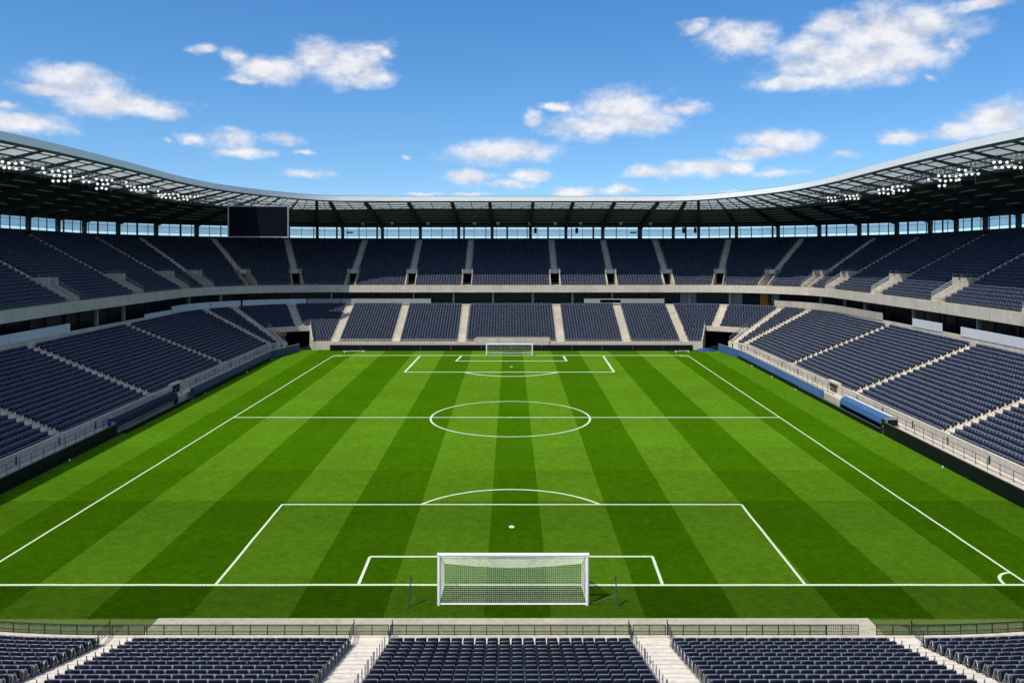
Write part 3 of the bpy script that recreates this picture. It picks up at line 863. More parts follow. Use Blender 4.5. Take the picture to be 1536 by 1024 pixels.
def frame_mesh():
    mb = MB(); x = .335
    mb.tube((x, .24, 0), (x, -.02, .56), .017, 6); mb.tube((x, -.30, 0), (x, -.12, .56), .017, 6); mb.tube((x, .0, .56), (x, -.14, .56), .017, 6)
    mb.tube((x, .13, .24), (x, -.22, .24), .012, 6); return mb
tmp = []
def proto_mesh(mb, nm, mat, smooth):
    me = bpy.data.meshes.new(nm); me.from_pydata(mb.v, [], mb.f); me.update()
    bm = bmesh.new(); bm.from_mesh(me); bmesh.ops.recalc_face_normals(bm, faces=bm.faces); bm.to_mesh(me); bm.free()
    if smooth:
        for pl in me.polygons: pl.use_smooth = True
    me.materials.append(M[mat]); return me
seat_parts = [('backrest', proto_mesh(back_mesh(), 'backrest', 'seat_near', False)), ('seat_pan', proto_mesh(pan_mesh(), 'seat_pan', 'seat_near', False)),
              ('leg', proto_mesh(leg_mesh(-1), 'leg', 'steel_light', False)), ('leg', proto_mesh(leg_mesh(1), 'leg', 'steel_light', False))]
sm, fm = side_mesh(), frame_mesh()
end_parts = {}
for s in (-1, 1):
    a = MB(); a.v = [(x * s, y, z) for x, y, z in sm.v]; a.f = list(sm.f)
    b_ = MB(); b_.v = [(x * s, y, z) for x, y, z in fm.v]; b_.f = list(fm.f)
    end_parts[s] = [('end_panel', proto_mesh(a, 'end_panel', 'seat_near', False)), ('armrest_frame', proto_mesh(b_, 'armrest_frame', 'galv', False))]
for s in near_seats:
    if id(s) not in chosen: continue
    lab = 'navy seat, %s row behind the railing, %s block, %s from its %s aisle' % (ORD[s['k'] + 1], s['blk'], ORD[s['order']], 'inner' if s['blk'] in ('left', 'right') else ('right' if s['blk'] == 'left corner' else 'left'))
    root = empty('stadium_seat', lab, 'seat', (s['x'], s['y'], s['z']), s['th'], 'navy seats of the near stand')
    for nm, me in seat_parts + (end_parts[s['sgn']] if s['end'] else []):
        o = bpy.data.objects.new(nm, me); COL.objects.link(o); o.parent = root

# remaining near seats plus the three big stands become one mass
allv, allf, base = [], [], 0
tv, tf = far_template()
V = instance_verts(tv, seat_pos, seat_fwd); nF = len(seat_pos)
allv.append(V)
tfa = np.array(tf)
fa = (tfa[None, :, :] + (np.arange(nF) * len(tv))[:, None, None]).reshape(-1, 4)
faces = [fa]; base = len(V)
nt_v, nt_f = [], []
for nm, me in seat_parts[:2]:
    i = len(nt_v); nt_v += [tuple(v.co) for v in me.vertices]; nt_f += [tuple(i + k for k in p.vertices) for p in me.polygons]
rest = [s for s in near_seats if id(s) not in chosen and s['k'] < 15]
ntv = np.array(nt_v)
V2 = instance_verts(ntv, [(s['x'], s['y'], s['z']) for s in rest], [(-math.sin(s['th']), math.cos(s['th'])) for s in rest], False)
allv.append(V2)
quads = [f for f in nt_f if len(f) == 4]; ngons = [f for f in nt_f if len(f) != 4]
fa2 = (np.array(quads)[None] + (np.arange(len(rest)) * len(ntv))[:, None, None]).reshape(-1, 4) + base
b0 = base + len(V2); xfa, xmat = [], []; ng_extra = []
for s_ in rest:
    if not s_['end']: continue
    for pi, (nm, me) in enumerate(end_parts[s_['sgn']]):
        ev = np.array([tuple(v.co) for v in me.vertices])
        V3 = instance_verts(ev, [(s_['x'], s_['y'], s_['z'])], [(-math.sin(s_['th']), math.cos(s_['th']))], False)
        allv.append(V3)
        for p_ in me.polygons:
            q = tuple(b0 + k for k in p_.vertices)
            if len(q) == 4: xfa.append(q); xmat.append(1 + pi)
            else: ng_extra.append((q, 1 + pi))
        b0 += len(V3)
VV = np.concatenate(allv); FQ = np.concatenate([fa, fa2, np.array(xfa)])
ng = [q for q, _ in ng_extra] + [tuple(base + j * len(ntv) + q for q in f) for j in range(len(rest)) for f in ngons]
me = bpy.data.meshes.new('seat_rows')
nl = FQ.size + sum(len(f) for f in ng); npol = len(FQ) + len(ng)
me.vertices.add(len(VV)); me.vertices.foreach_set('co', VV.astype(np.float32).ravel())
me.loops.add(nl)
li = np.concatenate([FQ.ravel(), np.array([q for f in ng for q in f], int)]) if ng else FQ.ravel()
me.loops.foreach_set('vertex_index', li.astype(np.int32))
me.polygons.add(npol)
tot = np.concatenate([np.full(len(FQ), 4), np.array([len(f) for f in ng], int)])
me.polygons.foreach_set('loop_start', np.concatenate([[0], np.cumsum(tot)[:-1]]).astype(np.int32))
mi = np.zeros(npol, np.int32); mi[len(fa):] = 1; mi[len(fa) + len(fa2):len(FQ)] = xmat; mi[len(FQ):len(FQ) + len(ng_extra)] = [m_ for _, m_ in ng_extra]
me.update(calc_edges=True); me.validate()
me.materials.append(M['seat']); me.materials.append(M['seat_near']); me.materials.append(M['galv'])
me.polygons.foreach_set('material_index', mi)
o = bpy.data.objects.new('seat_rows', me); COL.objects.link(o)
tag(o, 'thousands of navy plastic seats in rows filling every stand', 'seats', kind='stuff')
print('seats', nF, len(near_seats), len(vis))

# aisle-end frames on row ends of the other near rows
# posts beside the stairs
def aisle_post(x, k, blk, edge, style):
    y = 40.15 - RD * k; z = ZW + RH * k
    o = MB()
    if style == 0:
        o.tube((0, 0, 0), (0, 0, .78), .022, 6)
    else:
        o.tube((0, 0, 0), (0, 0, .74), .022, 6); o.tube((0, 0, .74), (0, -.06, .82), .022, 6); o.tube((0, -.06, .82), (0, -.24, .82), .022, 6)
        o.tube((0, -.24, .82), (0, -.30, .74), .022, 6); o.tube((0, -.30, .74), (0, -.30, .2), .022, 6)
    ob = o.build('aisle_post', 'post_blue')
    ob.location = (x, y, z)
    tag(ob, 'thin grey %s at the %s edge of the %s seat block beside its %s row' % ('hoop' if style else 'post', edge, blk, ORD[k + 1]), 'post', 'posts beside the near stairs')
M['post_blue'] = simple('grey_blue_post', (0.16, 0.18, 0.24), 0.45, 0.4)
for x, blk, edge in ((-18.44, 'left', 'outer'), (-6.06, 'middle', 'left'), (6.06, 'middle', 'right'), (18.44, 'right', 'outer')):
    for k in range(1, 13):
        aisle_post(x, k, blk, edge, 1 if (k in (5, 7, 10) and blk == 'middle' and edge == 'left') or (k in (4, 11) and edge == 'right') else 0)

# front railings
def railing(x0, x1, label, mesh=False, name='railing'):
    mid = (x0 + x1) / 2
    root = empty(name, label, 'railing', (mid, 41.56 + yb(mid), ZW), 0, 'front railings of the near stand')
    L = lambda x, z: Vector((x - mid, yb(x) - yb(mid), z))
    n = max(1, round((x1 - x0) / .84)); xs = [x0 + (x1 - x0) * i / n for i in range(n + 1)]
    for z, nm, r in ((.55, 'top_rail', .024), (.21, 'middle_rail', .018), (.06, 'lower_rail', .016)):
        mb = MB()
        for p, q in zip(xs[:-1], xs[1:]): mb.tube(L(p, z), L(q, z), r, 6)
        mb.build(nm, 'black_rail', root)
    for x in xs:
        mb = MB(); mb.tube(L(x, -.5), L(x, .55), .028, 6); mb.build('post', 'black_rail', root)
    mb = MB()
    for p, q in zip(xs[:-1], xs[1:]):
        a, b_ = L(p + .03, .08), L(q - .03, .08)
        if mesh:
            m_ = max(2, int((q - p) / .11))
            for i in range(m_ + 1):
                xx = p + (q - p) * i / m_; mb.tube(L(xx, .06), L(xx, .55), .012, 4)
            for zz in (.14, .22, .30, .38, .46): mb.tube(L(p, zz), L(q, zz), .012, 4)
        else:
            mb.hexa([(a.x, a.y - .006, .08), (b_.x, b_.y - .006, .08), (b_.x, b_.y + .006, .08), (a.x, a.y + .006, .08),
                     (a.x, a.y - .006, .53), (b_.x, b_.y - .006, .53), (b_.x, b_.y + .006, .53), (a.x, a.y + .006, .53)])
    mb.build('mesh_panel' if mesh else 'glass_panel', 'black_rail' if mesh else 'glass', root)
    return root
railing(-33, -20.3, 'curved dark railing in front of the left corner seat block')
railing(-20.2, -18.55, 'short dark gate railing at the foot of the leftmost stairs')
railing(-18.45, -7.95, 'dark railing with tinted panels before the left seat block')
railing(-7.85, -6.2, 'short dark gate railing below the stairs left of the middle block')
railing(-6.1, 6.1, 'long dark railing with tinted panels before the middle seat block')
railing(6.2, 7.85, 'short dark gate railing below the stairs right of the middle block')
railing(7.95, 15.98, 'dark railing with tinted panels before the right seat block')
railing(16.02, 17.62, 'black grid panel railing at the end of the right seat block', True)
railing(18.55, 20.2, 'short dark gate railing at the foot of the rightmost stairs')
railing(20.3, 33, 'curved dark railing in front of the right corner seat block')
for x, s, lb in ((-20.35, -1, 'left corner block'), (-7.95, -1, 'right end of the left block'), (-6.0, 1, 'left end of the middle block'), (6.0, -1, 'right end of the middle block'),
                 (7.95, 1, 'left end of the right block'), (20.35, 1, 'right corner block')):
    root = empty('handrail', 'dark sloping handrail beside the stair head at the %s' % lb, 'handrail', (x, 41.2, ZW), 0, 'handrails at the stair heads')
    mb = MB()
    for z in (.18, .34, .5, .66): mb.tube((0, .45, z), (0, -.75, z - .02 + .06), .018, 5)
    mb.build('rail', 'black_rail', root)
    for y in (.45, -.75):
        mb = MB(); mb.tube((0, y, 0), (0, y, .76), .026, 6); mb.build('post', 'black_rail', root)

# ------------------------------------------------------------------ ground, grass, markings
mb = MB(); mb.quad((-4000, -1500, -.06), (4000, -1500, -.06), (4000, 6000, -.06), (-4000, 6000, -.06))
tag(mb.build('ground', 'asphalt'), 'grey ground around the stadium', kind='structure')
mb = MB()
xs = np.linspace(-46, 45, 24); ys = np.linspace(41.9, 165, 30)
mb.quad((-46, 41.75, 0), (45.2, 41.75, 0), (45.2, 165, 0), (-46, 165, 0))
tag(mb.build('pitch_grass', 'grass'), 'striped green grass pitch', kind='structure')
mb = MB(); mb.box(-20.4, 20.7, 41.73, 47.5, -.02, .05)
tag(mb.build('path', 'path'), 'pale paved strip between the grass and the near stand', kind='structure')

ln = MB(); LZ = .012
def line(a, b, w):
    a = Vector((a[0], a[1], 0)); b = Vector((b[0], b[1], 0)); d = (b - a).normalized(); s = Vector((-d.y, d.x, 0)) * w / 2
    n = max(1, int((b - a).length / 2.5)); last = None
    for i in range(n + 1):
        q = a + (b - a) * i / n; j = rng.normal(0, .012)
        L_, R_ = q + s + s.normalized() * j, q - s + s.normalized() * j
        if last: ln.quad((last[0].x, last[0].y, LZ), (last[1].x, last[1].y, LZ), (R_.x, R_.y, LZ), (L_.x, L_.y, LZ))
        last = (L_, R_)
def arc(c, rx, ry, a0, a1, w, n=64):
    for i in range(n):
        t0 = a0 + (a1 - a0) * i / n; t1 = a0 + (a1 - a0) * (i + 1) / n
        for_ = []
        q = [(c[0] + (rx + s * w / 2) * math.cos(t), c[1] + (ry + s * w / 2) * math.sin(t), LZ) for t, s in ((t0, -1), (t0, 1), (t1, 1), (t1, -1))]
        ln.quad(*q)
G = lambda x, y: tuple(ground(x, y)[:2])
NG, FG, HWY = 52.14, 154.6, 101.0
xl0, xl1 = G(0, 842), G(500, 533.5)
xr0, xr1 = G(1536, 872), G(1032, 533.5)
def xat(p, q, y): return p[0] + (q[0] - p[0]) * (y - p[1]) / (q[1] - p[1])
XL = lambda y: xat(xl0, xl1, y); XR = lambda y: xat(xr0, xr1, y)
W1, W2 = .17, .2
# each marking a few mm above the one before so nothing overlaps in one plane
line((XL(NG), NG - .2), (XL(FG), FG + .2), W1); LZ += .0005
line((XR(NG), NG - .2), (XR(FG), FG + .2), W1); LZ += .0005
line((XL(NG), NG), (XR(NG), NG), .25); LZ += .0005
line((XL(FG), FG), (XR(FG), FG), .5); LZ += .0005
line((XL(HWY), HWY), (XR(HWY), HWY), .30); LZ += .0005
for (a, b, c, d, w) in (((323, 877), (423, 756.5), (1112, 756.5), (1208, 877), .20), ((537, 878), (555, 834.5), (979, 834.5), (995, 878), .22),
                        ((630, 534), (607, 558), (921, 558), (905, 534), .40), ((692, 534), (684, 541.5), (850, 541.5), (845, 534), .40)):
    A, B, C_, D_ = G(*a), G(*b), G(*c), G(*d)
    line(A, B, w * .9); LZ += .0005; line(B, C_, w * 1.15); LZ += .0005; line(C_, D_, w * .9); LZ += .0005
c0 = G(765.5, 627); rx = (885 - 646) / 2 * c0[1] / F
yA, yB = G(765, 602)[1], G(765, 655)[1]
arc((c0[0], (yA + yB) / 2), rx, (yA - yB) / 2, 0, 2 * math.pi, .25, 96); LZ += .0005
arc((c0[0], 101), .10, .16, 0, 2 * math.pi, .2, 16); LZ += .0005
ya, yc = G(766, 756.5)[1], G(766, 734)[1]
hwid = (900 - 632) / 2 * ya / F
# penalty arcs: part of an ellipse through the box line ends and the apex
ryy = 9.0; cyy = yc - ryy; tt = math.asin((ya - cyy) / ryy); rxx = hwid / math.cos(tt)
arc((0, cyy), rxx, ryy, tt, math.pi - tt, .24, 48); LZ += .0005
ya, yc = G(766, 558)[1], G(766, 564.5)[1]
hwid = (835 - 695) / 2 * ya / F
ryy = 10; cyy = yc + ryy; tt = math.asin((cyy - ya) / ryy); rxx = hwid / math.cos(tt)
arc((0, cyy), rxx, ryy, -tt, -math.pi + tt, .42, 48); LZ += .0005
for px, py, r in ((767.5, 790, .19), (767, 550, .25)):
    c = G(px, py); arc(c, r / 2 + .02, r / 2 + .12, 0, 2 * math.pi, r, 16); LZ += .0005
arc((XR(NG), NG), 1.5, 1.9, math.pi / 2, math.pi, .2, 16); LZ += .0005
arc((XL(NG), NG), 1.5, 1.9, 0, math.pi / 2, .2, 16); LZ += .0005
arc((XR(FG), FG), 1.6, 1.6, math.pi, 1.5 * math.pi, .25, 12); LZ += .0005
arc((XL(FG), FG), 1.6, 1.6, -math.pi / 2, 0, .25, 12)
tag(ln.build('pitch_lines', 'line'), 'white painted pitch markings', kind='structure')

# ------------------------------------------------------------------ goals
def net_panel(mb, p00, p10, p01, p11, cell, r, sag=0.0):
    p00, p10, p01, p11 = map(Vector, (p00, p10, p01, p11))
    nu = max(2, round(((p10 - p00).length + (p11 - p01).length) / 2 / cell)); nv = max(2, round((p01 - p00).length / cell))
    def pt(a, b):
        q = (p00 * (1 - a) + p10 * a) * (1 - b) + (p01 * (1 - a) + p11 * a) * b
        return q + Vector((0, 0, -sag * math.sin(math.pi * a) * (.3 + .7 * b)))
    for i in range(nu + 1):
        for j in range(0, nv, 4): mb.tube(pt(i / nu, j / nv), pt(i / nu, min(j + 4, nv) / nv), r, 3)
    for j in range(nv + 1):
        for i in range(0, nu, 8): mb.tube(pt(i / nu, j / nv), pt(min(i + 8, nu) / nu, j / nv), r, 3)
D0, D1 = 49.3, 52.05
xa, xb, H = (658.5 - VX) * D0 / F, (881 - VX) * D0 / F, 3.02
goal = empty('football_goal', 'large white goal with square net on the near goal line', 'goal', ((xa + xb) / 2, D0, 0))
def gb(mb, nm, mat, par, **k):
    o = mb.build(nm, mat, par, **k); o.matrix_parent_inverse = Matrix.Translation(-Vector(par.location)); return o
for x in (xa, xb):
    mb = MB(); mb.tube((x, D0, 0), (x, D0, H), .10, 12); gb(mb, 'post', 'white', goal, smooth=False)
mb = MB(); mb.tube((xa - .1, D0, H), (xb + .1, D0, H), .11, 12); gb(mb, 'crossbar', 'white', goal)
mb = MB(); mb.tube((xa, D0, .06), (xb, D0, .06), .055, 8); gb(mb, 'ground_bar', 'white', goal)
ha = 1.42
for x, s in ((xa, 1), (xb, -1)):
    x2 = x + s * .08
    mb = MB(); mb.tube((x, D0, H), (x2, D1, ha), .03, 6); mb.tube((x2, D1, ha), (x2, D1, 0), .035, 6); mb.tube((x, D0, .05), (x2, D1, .05), .04, 6)
    gb(mb, 'side_stay', 'white', goal)
mb = MB(); net_panel(mb, (xa + .1, D0 + .03, .06), (xb - .1, D0 + .03, .06), (xa + .1, D0 + .03, H - .1), (xb - .1, D0 + .03, H - .1), .125, .0062)
gb(mb, 'rear_net', 'net', goal)
mb = MB(); net_panel(mb, (xa + .1, D0 + .05, H - .08), (xb - .1, D0 + .05, H - .08), (xa + .1, D1, ha), (xb - .1, D1, ha), .125, .0075, .28)
gb(mb, 'top_net', 'net', goal)
for x, s in ((xa, 1), (xb, -1)):
    mb = MB(); net_panel(mb, (x + s * .04, D0, .06), (x + s * .08, D1, .06), (x + s * .04, D0, H - .1), (x + s * .08, D1, ha), .125, .007)
    gb(mb, 'side_net', 'net', goal)
# far goal
FD = 154.4
xa, xb, H = (730 - VX) * FD / F, (798.5 - VX) * FD / F, 2.15
fg = empty('football_goal', 'small white goal on the distant goal line before the black board', 'goal', ((xa + xb) / 2, FD, 0))
for x in (xa, xb):
    mb = MB(); mb.tube((x, FD, 0), (x, FD, H), .12, 10); gb(mb, 'post', 'white', fg)
mb = MB(); mb.tube((xa - .12, FD, H), (xb + .12, FD, H), .12, 10); gb(mb, 'crossbar', 'white', fg)
mb = MB(); mb.tube((xa, FD + 2.6, .08), (xb, FD + 2.6, .08), .045, 6)
for x in (xa, xb): mb.tube((x, FD, H), (x, FD + 1.0, H), .05, 6); mb.tube((x, FD + 1.0, H), (x, FD + 2.6, .08), .05, 6); mb.tube((x, FD, .08), (x, FD + 2.6, .08), .05, 6)
gb(mb, 'rear_frame', 'white', fg)
mb = MB(); net_panel(mb, (xa, FD + 2.6, .08), (xb, FD + 2.6, .08), (xa, FD + 1.0, H), (xb, FD + 1.0, H), .24, .008)
net_panel(mb, (xa, FD, H), (xb, FD, H), (xa, FD + 1, H), (xb, FD + 1, H), .24, .008)
for x in (xa, xb): net_panel(mb, (x, FD, .1), (x, FD + 2.6, .1), (x, FD, H), (x, FD + 1, H), .24, .008)
gb(mb, 'goal_net', 'net', fg)

# net poles behind the near goal
for px, pxt, lb, s in ((613, 615.5, 'left', 1), (928, 924, 'right', -1)):
    g0 = ground(px, 911); top = Vector(((pxt - VX) * g0.y / F, g0.y + .25, 1.62))
    root = empty('net_pole', 'thin dark pole standing in the grass to the %s of the near goal' % lb, 'pole', g0, 0, 'poles beside the near goal')
    mb = MB(); mb.tube((0, 0, 0), top - g0, .035, 6); mb.tube((0, 0, .01), (0, 0, .05), .12, 8); mb.build('pole', 'steel', root)
    mb = MB(); mb.tube((top - g0) * .5, (s * .38, .25, 1.25), .02, 5); mb.tube(top - g0, top - g0 + Vector((0, 0, .12)), .06, 6); mb.build('hook', 'steel', root)
    mb = MB(); mb.tube((top - g0) * .45, (s * 1.62, .35, .12), .012, 4); mb.build('guy_rope', 'steel', root)

# ------------------------------------------------------------------ touchline boards, dugouts, barriers, railings
def long_board(x, y0, y1, h, mat, label, name='advertising_board', cat='board', foot=True, lean=0.0, s=1):
    root = empty(name, label, cat, (x, (y0 + y1) / 2, 0)); yy = (y1 - y0) / 2
    mb = MB()
    n = max(1, round((y1 - y0) / 6)); 
    for i in range(n):
        a = -yy + 2 * yy * i / n + .01; b_ = -yy + 2 * yy * (i + 1) / n - .01
        mb.hexa([(-.06, a, .04), (.06, a, .04), (.06, b_, .04), (-.06, b_, .04), (-.06 + lean, a, h), (.06 + lean, a, h), (.06 + lean, b_, h), (-.06 + lean, b_, h)])
    mb.build('panel', mat, root)
    mb = MB(); mb.box(-.07 + lean, .07 + lean, -yy, yy, h + .002, h + .04); mb.build('top_trim', 'steel_light', root)
    mb = MB()
    for i in range(2 * n + 1):
        y = -yy + 2 * yy * i / (2 * n); mb.box(-s * .5 if s > 0 else .07, -.07 if s > 0 else .5, y - .03, y + .03, 0, .06)
    mb.build('foot', 'steel', root)
    return root
XLB, XRB = -44.0, 41.9
long_board(XLB, 45, 91.5, 1.35, 'black_board', 'long black advertising board beside the left touchline, nearest the camera', s=1)
long_board(XRB, 45, 92, 1.45, 'black_board', 'long black advertising board beside the right touchline, nearest the camera', s=-1)
long_board(XRB - .1, 92.6, 119, .55, 'black_board', 'low dark board in front of the right dugout', s=-1)
long_board(XLB + .5, 92.6, 111.5, .45, 'black_board', 'low dark board in front of the left dugout', s=1)
# far board
root = empty('advertising_board', 'wide black advertising board behind the far goal', 'board', (0, 161, 0))
mb = MB()
for i in range(12):
    a = -35.5 + 71.3 * i / 12 + .015; b_ = -35.5 + 71.3 * (i + 1) / 12 - .015
    mb.box(a, b_, -.06, .06, .03, 1.15)
mb.build('panel', 'black_board', root)
mb = MB(); mb.box(-35.5, 35.8, -.07, .07, 1.152, 1.2); mb.build('top_trim', 'panel_grey', root)
mb = MB()
for i in range(13): mb.box(-35.4 + 71.1 * i / 12 - .03, -35.4 + 71.1 * i / 12 + .03, .07, .6, 0, .07)
mb.build('foot', 'steel', root)

def dugout(x, y0, y1, s, label, blue):
    """s = -1 stands on the left touchline, facing +x"""
    f = -s
    root = empty('dugout', label, 'dugout', (x, (y0 + y1) / 2, 0)); yy = (y1 - y0) / 2
    X = lambda d: -f * d     # distance back from the front edge
    def bx(mb, d0, d1, y0_, y1_, z0, z1): mb.box(min(X(d0), X(d1)), max(X(d0), X(d1)), y0_, y1_, z0, z1)
    prof = [(.25, .98), (.42, 1.55), (.85, 1.78), (1.35, 1.82)]
    mb = MB()
    for (d0, z0), (d1, z1) in zip(prof[:-1], prof[1:]):
        mb.hexa([(X(d0), -yy, z0 - .06), (X(d0), yy, z0 - .06), (X(d1), yy, z1 - .06), (X(d1), -yy, z1 - .06), (X(d0), -yy, z0), (X(d0), yy, z0), (X(d1), yy, z1), (X(d1), -yy, z1)])
    mb.build('canopy', blue, root, fix=True)
    mb = MB(); bx(mb, 1.05, 1.42, -yy - .02, yy + .02, 1.825, 1.90); mb.build('top_edge', 'panel_white' if s > 0 else 'galv', root)
    mb = MB(); bx(mb, 1.3, 1.38, -yy, yy, 0, 1.75); mb.build('back_panel', 'blue_dark', root)
    for e in (-1, 1):
        mb = MB(); pts = [(X(d), e * yy, z) for d, z in [(.35, .0), (.25, .95), (.42, 1.48), (.85, 1.70), (1.3, 1.74), (1.3, 0)]]
        mb.prism(pts, (0, -e * .05, 0)); mb.build('end_panel', 'blue_dark', root, fix=True)
    n = int(2 * yy / .62)
    mb = MB()
    for i in range(n):
        y = -yy + .4 + (2 * yy - .8) * i / (n - 1); bx(mb, .75, 1.15, y - .25, y + .25, .38, .46); bx(mb, 1.14, 1.22, y - .25, y + .25, .46, 1.0)
    bx(mb, .85, .95, -yy + .2, yy - .2, .3, .37); mb.build('bench', 'seat_near', root)
    mb = MB(); bx(mb, .02, 1.29, -yy, yy, .0, .04); mb.build('floor', 'dark_wall', root)
    return root
dl = dugout(-43.75, 91.8, 108.6, -1, 'dark navy covered team dugout with a crest, beside the left touchline', 'navy_dull')
mb = MB(); e = -(108.6 - 91.8) / 2 - .052
pts = [(-.95, e, 1.55), (-.45, e, 1.55), (-.45, e, 1.2), (-.52, e, 1.0), (-.70, e, .86), (-.88, e, 1.0), (-.95, e, 1.2)]
mb.prism(pts, (0, -.012, 0)); mb.build('crest', 'crest', dl, fix=True)
dr = dugout(41.95, 93.0, 105.2, 1, 'bright blue covered team dugout beside the right touchline', 'blue')
mb = MB(); mb.box(.1, 1.5, -6.1 - 1.1, -6.1 - .1, .7, 1.75); mb.build('booth', 'galv', dr)
mb = MB(); mb.box(.3, 1.4, -6.1 - 1.16, -6.1 - 1.102, 1.05, 1.7); mb.box(.02, .095, -6.1 - 1.0, -6.1 - .2, 1.0, 1.65); mb.build('booth_screen', 'black_board', dr)
mb = MB()
for x, y in ((.2, -7.05), (1.4, -7.05), (.2, -6.3), (1.4, -6.3)): mb.tube((x, y, 0), (x, y, .7), .05, 6)
mb.build('booth_leg', 'steel_light', dr)

def barrier(x, y0, y1, s, mat, label, h=1.5):
    root = empty('barrier', label, 'barrier', (x, (y0 + y1) / 2, 0)); yy = (y1 - y0) / 2
    mb = MB(); mb.hexa([(-.1, -yy, .62), (.1, -yy, .62), (.1, yy, .62), (-.1, yy, .62), (-.1 + s * .25, -yy, h), (.1 + s * .25, -yy, h), (.1 + s * .25, yy, h), (-.1 + s * .25, yy, h)])
    mb.build('padded_panel', mat, root)
    mb = MB(); mb.box(-.12, .12, -yy, yy, 0, .615); mb.build('base', 'black_board', root)
    mb = MB(); mb.box(-.11 + s * .25, .11 + s * .25, -yy, yy, h + .002, h + .05); mb.build('top_trim', 'galv', root)
    for e in (-1, 1):
        mb = MB(); mb.box(-.13 + min(0, s * .25), .13 + max(0, s * .25), e * yy - .06 + e * .07, e * yy + .06 + e * .07, 0, h); mb.build('end_post', mat, root)
    return root
barrier(-43.6, 112.8, 150, -1, 'blue_dark', 'long navy padded barrier at the far end of the left touchline')
barrier(41.9, 110.8, 151, 1, 'blue', 'long blue padded barrier at the far end of the right touchline')
# barrier pieces that turn into the corner tunnels
for pts, mat, lb in ((((-43.5, 150.6), (-41.3, 160.2)), 'blue_dark', 'short navy barrier piece before the left corner tunnel'),
                     (((41.9, 151.8), (40.6, 160.2)), 'blue', 'short blue barrier piece before the right corner tunnel')):
    (x0, y0), (x1, y1) = pts; d = Vector((x1 - x0, y1 - y0, 0)); L = d.length; a = math.atan2(d.y, d.x)
    root = empty('barrier', lb, 'barrier', ((x0 + x1) / 2, (y0 + y1) / 2, 0), a)
    mb = MB(); mb.box(-L / 2, L / 2, -.08, .08, .05, 1.5); mb.build('padded_panel', mat, root)
    mb = MB(); mb.box(-L / 2, L / 2, -.09, .09, 1.502, 1.55); mb.build('top_trim', 'galv', root)
# mound of blue sheet at the right tunnel
mb = MB(); n = 10
cm = Vector((38.2, 160.6, 0))
for i in range(n):
    for j in range(4):
        def q(i, j):
            t = 2 * math.pi * i / n; r = 1 - j / 4
            return (cm.x + 2.3 * r * math.cos(t) * (1 + .1 * math.sin(3 * t)), cm.y + 1.0 * r * math.sin(t), .02 + (.62 + .12 * math.sin(5 * t)) * (1 - r * r))
        mb.quad(q(i, j), q(i + 1, j), q(i + 1, j + 1), q(i, j + 1))
tag(mb.build('tarpaulin', 'blue_dark'), 'heap of folded blue tarpaulin at the mouth of the right corner tunnel', 'tarpaulin')

def side_rail(x, y0, y1, label):
    root = empty('railing', label, 'railing', (x, (y0 + y1) / 2, .85)); yy = (y1 - y0) / 2
    for z in (1.05, .6, .2):
        mb = MB(); mb.tube((0, -yy, z), (0, yy, z), .03 if z > 1 else .02, 5); mb.build('rail', 'steel_light', root)
    n = min(48, int(2 * yy / 1.9))
    for i in range(n + 1):
        y = -yy + 2 * yy * i / n
        mb = MB(); mb.tube((0, y, 0), (0, y, 1.05), .035, 5); mb.build('post', 'steel_light', root)
side_rail(-45.0, 46, 112, 'grey steel railing below the left stand, nearer part'); side_rail(-45.0, 115, 157, 'grey steel railing below the left stand, farther part')
side_rail(43.65, 46, 108, 'grey steel railing below the right stand, nearer part'); side_rail(43.65, 111, 157, 'grey steel railing below the right stand, farther part')
# far wall rail
root = empty('railing', 'thin grey railing on the wall behind the far goal', 'railing', (0, 162.75, 1.62))
mb = MB(); mb.tube((-34, 0, .4), (34, 0, .4), .025, 5); mb.build('rail', 'galv', root)
for i in range(36):
    mb = MB(); mb.tube((-34 + 68 * i / 35, 0, 0), (-34 + 68 * i / 35, 0, .4), .02, 4); mb.build('post', 'galv', root)

# little white lamps along the boards
for i, (x, y) in enumerate(((-43.3, 80.5), (-43.1, 115.5), (-43.1, 134), (-43.1, 148), (41.1, 78), (41.0, 118), (41.1, 129), (41.2, 140))):
    root = empty('touchline_lamp', 'tiny white lamp by the boards of the %s touchline, %s from the near end' % ('left' if x < 0 else 'right', ORD[i % 4 + 1]), 'lamp', (x, y, 0), 0, 'small lamps along the boards')
    mb = MB(); mb.tube((0, 0, 0), (0, 0, .25), .02, 5); mb.build('stem', 'galv', root)
    mb = MB(); mb.tube((0, 0, .22), (0, 0, .4), .06, 8, .08); mb.build('head', 'white', root)
# little white bench frames on the right touchline grass
for i, (px, py) in enumerate(((1213, 602), (1300, 650))):
    g0 = ground(px, py)
    root = empty('ball_rack', 'small low white rack lying on the grass %s the right dugout' % ('beyond' if i == 0 else 'at the near end of'), 'rack', g0, .3); root.scale = (.6, .6, .6)
    mb = MB(); mb.tube((-.6, 0, .25), (.6, 0, .25), .05, 6); mb.tube((-.6, .4, .25), (.6, .4, .25), .05, 6); mb.tube((-.6, 0, .25), (-.6, .4, .25), .05, 6); mb.tube((.6, 0, .25), (.6, .4, .25), .05, 6)
    mb.build('tray', 'galv', root)
    for x in (-.5, .5):
        for y in (0, .4):
            mb = MB(); mb.tube((x, y, 0), (x, y, .25), .03, 5); mb.build('leg', 'galv', root)

